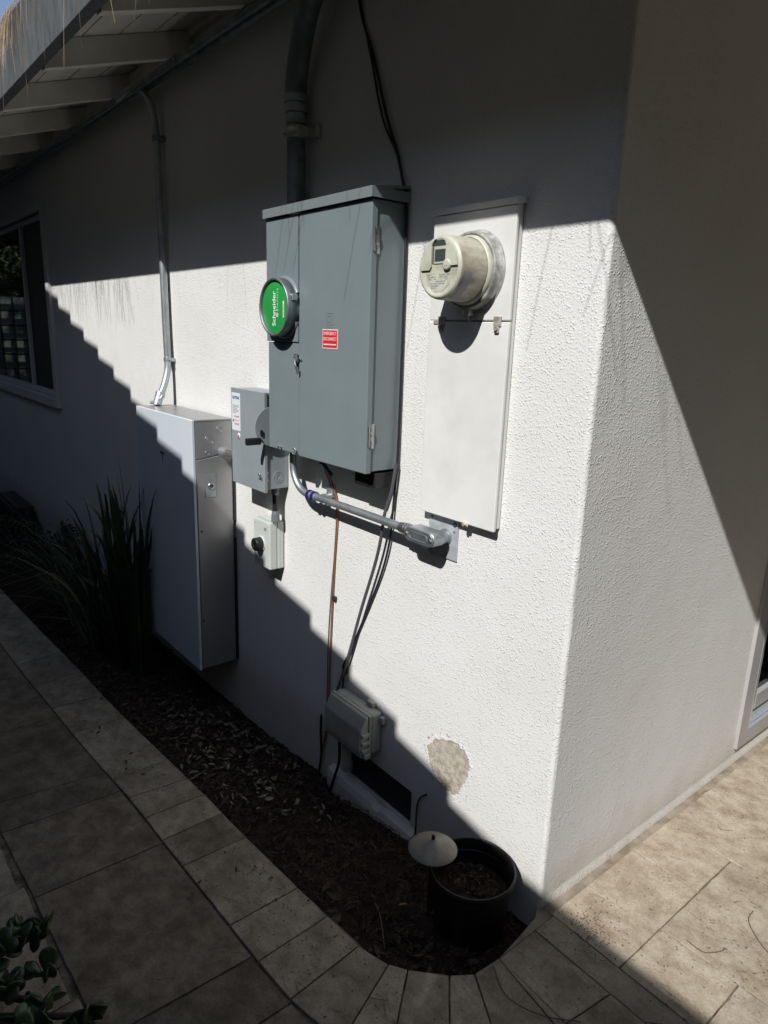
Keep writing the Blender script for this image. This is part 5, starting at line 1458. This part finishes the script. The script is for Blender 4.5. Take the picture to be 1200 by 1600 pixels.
# ------------------------------------------------------------------ needles caught on the fascia
fn_ = MB()
def front_needle(mb, x, z, L_, out, r_):
    p = [Vector((x, EY + 0.004, z))]
    dx = rng.normal(0, 0.28)
    y = EY - 0.004 - 0.01 * rng.random()
    n = 5
    for k_ in range(1, n + 1):
        t = k_ / n
        p.append(Vector((x + dx * L_ * t + 0.15 * L_ * dx * t * t, y - out * L_ * t, z + 0.012 * (1 if k_ == 1 else 0) - L_ * (0.15 * t + 0.85 * t * t))))
    mb.tube(p, [r_ * (1 - 0.5 * q / n) for q in range(n + 1)], 3, closed_ends=False, smooth=False)
FT = EZ + 0.224
for i in range(75):
    x = rng.normal(-2.24, 0.06)
    front_needle(fn_, x, FT, rng.uniform(0.06, 0.22), rng.uniform(0.03, 0.25), 0.0008)
for i in range(26):
    x = rng.uniform(-2.45, -1.85)
    front_needle(fn_, x, FT, rng.uniform(0.05, 0.17), rng.uniform(0.02, 0.15), 0.0007)
tag(fn_.build('hanging_needles', M['needle_pale'], fix=False), 'dry pine needles spilling over the dark fascia', kind='stuff')
fl = MB()
for i in range(420):
    x = rng.uniform(-4.3, -2.62) if i < 240 else (rng.uniform(-2.62, -1.25) if i < 248 else rng.uniform(-0.95, 0.5))
    if noise.noise(Vector((x * 3.1, 4, 0))) + 0.3 * rng.random() < -0.02: continue
    if i > 247 and i % 6: continue
    front_needle(fl, x, FT, rng.uniform(0.24, 0.46), rng.uniform(0.03, 0.10), 0.0014 if (i < 240 or i > 247) else 0.0009)
tag(fl.build('hanging_needles', M['needle_pale'], fix=False), 'long stray needles dangling past the fascia edge', kind='stuff')

# ------------------------------------------------------------------ pine beyond the eave (seen at the top left)
PN = thing('pine_tree', (-9.0, -5.6, 0), 'green pine tree glimpsed above the fascia at top left', 'tree')
MB().tube([(-9.0, -5.6, -0.2), (-8.9, -5.5, 3), (-9.1, -5.6, 7.5)], [0.20, 0.15, 0.05], 10).build('trunk', M['bark'], PN)
cr_ = MB()
for i in range(9000):
    v = rng.normal(size=3); v /= np.linalg.norm(v)
    q = rng.uniform(0.2, 1) ** 0.5
    p = Vector((-9 + v[0] * 2.4 * q, -5.4 + v[1] * 2.4 * q, 5.6 + v[2] * 2.3 * q))
    if noise.noise(p * 1.1) < -0.08: continue
    d = Vector(rng.normal(size=3)).normalized(); e = d.cross(Vector((0.3, 0.2, 1))).normalized()
    s = rng.uniform(0.06, 0.14)
    cr_.add([p - d * s, p + e * s * 0.25, p + d * s, p - e * s * 0.25], [(0, 1, 2, 3)])
cr_.build('crown', M['tree_leaf'], PN, fix=False)

# ------------------------------------------------------------------ neighbour's building behind the camera: throws the stepped shade
YN = -2.25
NH = thing('neighbour_house', (-5.0, YN - 2, 0), 'neighbouring building with stepped tile roof edge across the side yard', 'house')
K = -SUN.x / SUN.y * -YN      # sideways shift of the shade between the eave plane and the wall
KZ = -SUN.z / SUN.y * -YN
def W2N(xw, zw):
    return xw + K, zw + KZ
tilep = 0.256
prof = []
x = -0.10; z = 0.074
ridge_x = -6.6
i = 0
while x > ridge_x:
    xn, zn = W2N(x, z)
    # one tile course, rising to the left: nose at its right end
    MB().prism([(xn - tilep - 0.05, zn + 0.052), (xn, zn), (xn, zn - 0.05), (xn - tilep - 0.05, zn + 0.002)], 'y', YN, YN - 4.0).build('tile_course', M['rooftile'], NH)
    x -= tilep
    z += 0.0995
    i += 1
rxn, rzn = W2N(x, z)
while x > -12.2:
    xn, zn = W2N(x, z)
    MB().prism([(xn - tilep, zn - 0.06), (xn + 0.05, zn - 0.01), (xn + 0.05, zn - 0.06), (xn - tilep, zn - 0.11)], 'y', YN, YN - 4.0).build('tile_course', M['rooftile'], NH)
    x -= tilep; z -= 0.0995
exn, ezn = W2N(-0.05, 0.0)
e2, ez2 = W2N(x, z)
roofdrop = 0
MB().prism([(exn - 0.12, ezn - 0.005), (rxn, rzn - 0.07), (e2 + 0.3, ez2 - 0.12), (e2 + 0.3, -0.6), (exn - 0.12, -0.6)], 'y', YN - 0.02, YN - 0.18).build('wall', M['house2'], NH)
FNC = thing('board_fence', (2.5, YN, 0), 'tall dark board fence behind the viewer joining the neighbouring building', 'fence')
fx0, fz0 = W2N(-0.05, 0.046)
xx_ = fx0 - 0.11
j = 0
while xx_ < 5.2:
    MB().box(xx_ + 0.001, xx_ + 0.139, YN - 0.045, YN - 0.025, -0.05, fz0 - 0.002).build('board', M['fence_wood'], FNC)
    xx_ += 0.14; j += 1
MB().box(fx0 - 0.11, 5.3, YN - 0.024, YN + 0.01, fz0 - 0.09, fz0, 0.002).box(fx0 - 0.11, 5.3, YN - 0.08, YN - 0.046, 0.4, 0.49).build('rail', M['fence_wood'], FNC)
# gate across the far end of the side yard, mirrored in the window
GT = thing('lattice_gate', (-12.5, -1.2, -0.2), 'pale board gate with dark lattice at the far end of the side yard', 'gate')
lt_ = MB()
for i in range(11):
    lt_.box(-12.52, -12.50, -2.2 + i * 0.2, -2.17 + i * 0.2, -0.2, 2.0)
for i in range(9):
    lt_.box(-12.545, -12.521, -2.2, -0.12, 0.0 + i * 0.24, 0.03 + i * 0.24)
lo = lt_.build('lattice', M['steel_dark'], GT); lo['kind'] = 'stuff'
for i in range(7):
    MB().box(-12.62, -12.60, -2.2 + i * 0.3, -1.905 + i * 0.3, -0.25, 1.95).build('board', M['gate_white'], GT)

# foliage added out of view to cut sky light, patio bounce and reflected sky
def light_block_mass(name, label, x0, x1, y0, h0, h1, seed, swap=False):
    mb = MB(); n = 26; m = 9
    vs = []
    for i in range(n):
        for j in range(m):
            x = x0 + (x1 - x0) * i / (n - 1)
            hh = h0 + (h1 - h0) * (0.5 + 0.5 * noise.noise(Vector((x * 0.5, seed, 0))))
            z = -0.5 + (hh + 0.5) * j / (m - 1)
            vs.append((x, y0 + 0.5 * noise.noise(Vector((x * 1.1, z * 1.1, seed))), z))
    fs = [(i * m + j, (i + 1) * m + j, (i + 1) * m + j + 1, i * m + j + 1) for i in range(n - 1) for j in range(m - 1)]
    k = len(vs)
    vs += [(a, b - 1.6, c) for a, b, c in vs]
    fs += [tuple(q + k for q in f_) for f_ in fs]
    top = [(i * m + m - 1, (i + 1) * m + m - 1, (i + 1) * m + m - 1 + k, i * m + m - 1 + k) for i in range(n - 1)]
    fs += top + [(j, j + 1, j + 1 + k, j + k) for j in range(m - 1)] + [((n - 1) * m + j, (n - 1) * m + j + 1, (n - 1) * m + j + 1 + k, (n - 1) * m + j + k) for j in range(m - 1)]
    mb.add(vs, fs)
    r_ = random.Random(seed)
    for i in range(5000):
        p = Vector(vs[r_.randrange(k)]) + Vector((r_.uniform(-.4, .4), r_.uniform(-.2, .35), r_.uniform(-.4, .3)))
        d = Vector((r_.gauss(0, 1), r_.gauss(0, 1), r_.gauss(0, 1))).normalized(); e = d.orthogonal().normalized()
        q = r_.uniform(0.05, 0.12)
        mb.add([p - d * q, p + e * q * 0.5, p + d * q, p - e * q * 0.5], [(0, 1, 2, 3)])
    if swap:
        mb.v = [(-b, a, c) for a, b, c in mb.v]
    return tag(mb.build(name, M['tree_leaf'], fix=False), label, kind='stuff')
light_block_mass('sky_block_trees', 'unseen dark trees added to block low sky light on the upper wall', -16, 12, -8.5, 6.6, 7.6, 1)  # added to keep low sky off the shaded upper wall
light_block_mass('light_block_hedge', 'unseen tall foliage added beside the patio to cut bounced light and sky', 4.6, 9, -2.6, 5.0, 5.6, 2)  # added to reduce sunlit patio bounce and low sky
light_block_mass('light_block_hedge', 'unseen dark foliage added past the patio to block low sky light', -1.6, 7.5, -4.4, 3.2, 3.8, 3, swap=True)  # added to keep low sky off the shaded right wall

leafy('garden_tree', (-15.5, -1.6, 3.2), 1.8, 3.5, 3.4, 42000, 0.075, M['tree_leaf'], 'dense garden tree behind the gate, mirrored in the window', 'tree', 8)

lf9 = MB()
for i in range(26):
    x = rng.uniform(-2.6, 0.0); y = interp(EDGE_A, min(x, -0.12)) - abs(rng.normal(0, 0.09)) - 0.01
    chip(lf9, x, y, gz(x) + 0.004, rng.uniform(0.005, 0.012), 0.15)
tag(lf9.build('stray_leaves', M['litter'], fix=False), 'small dead leaves blown onto the border stones', kind='stuff')

light_block_mass('light_block_hedge', 'dark foliage added far behind the gate to fill sky gaps mirrored in the window', -8.0, 6.0, 17.5, 4.6, 5.2, 6, swap=True)  # added to close bright sky gaps in the window reflection
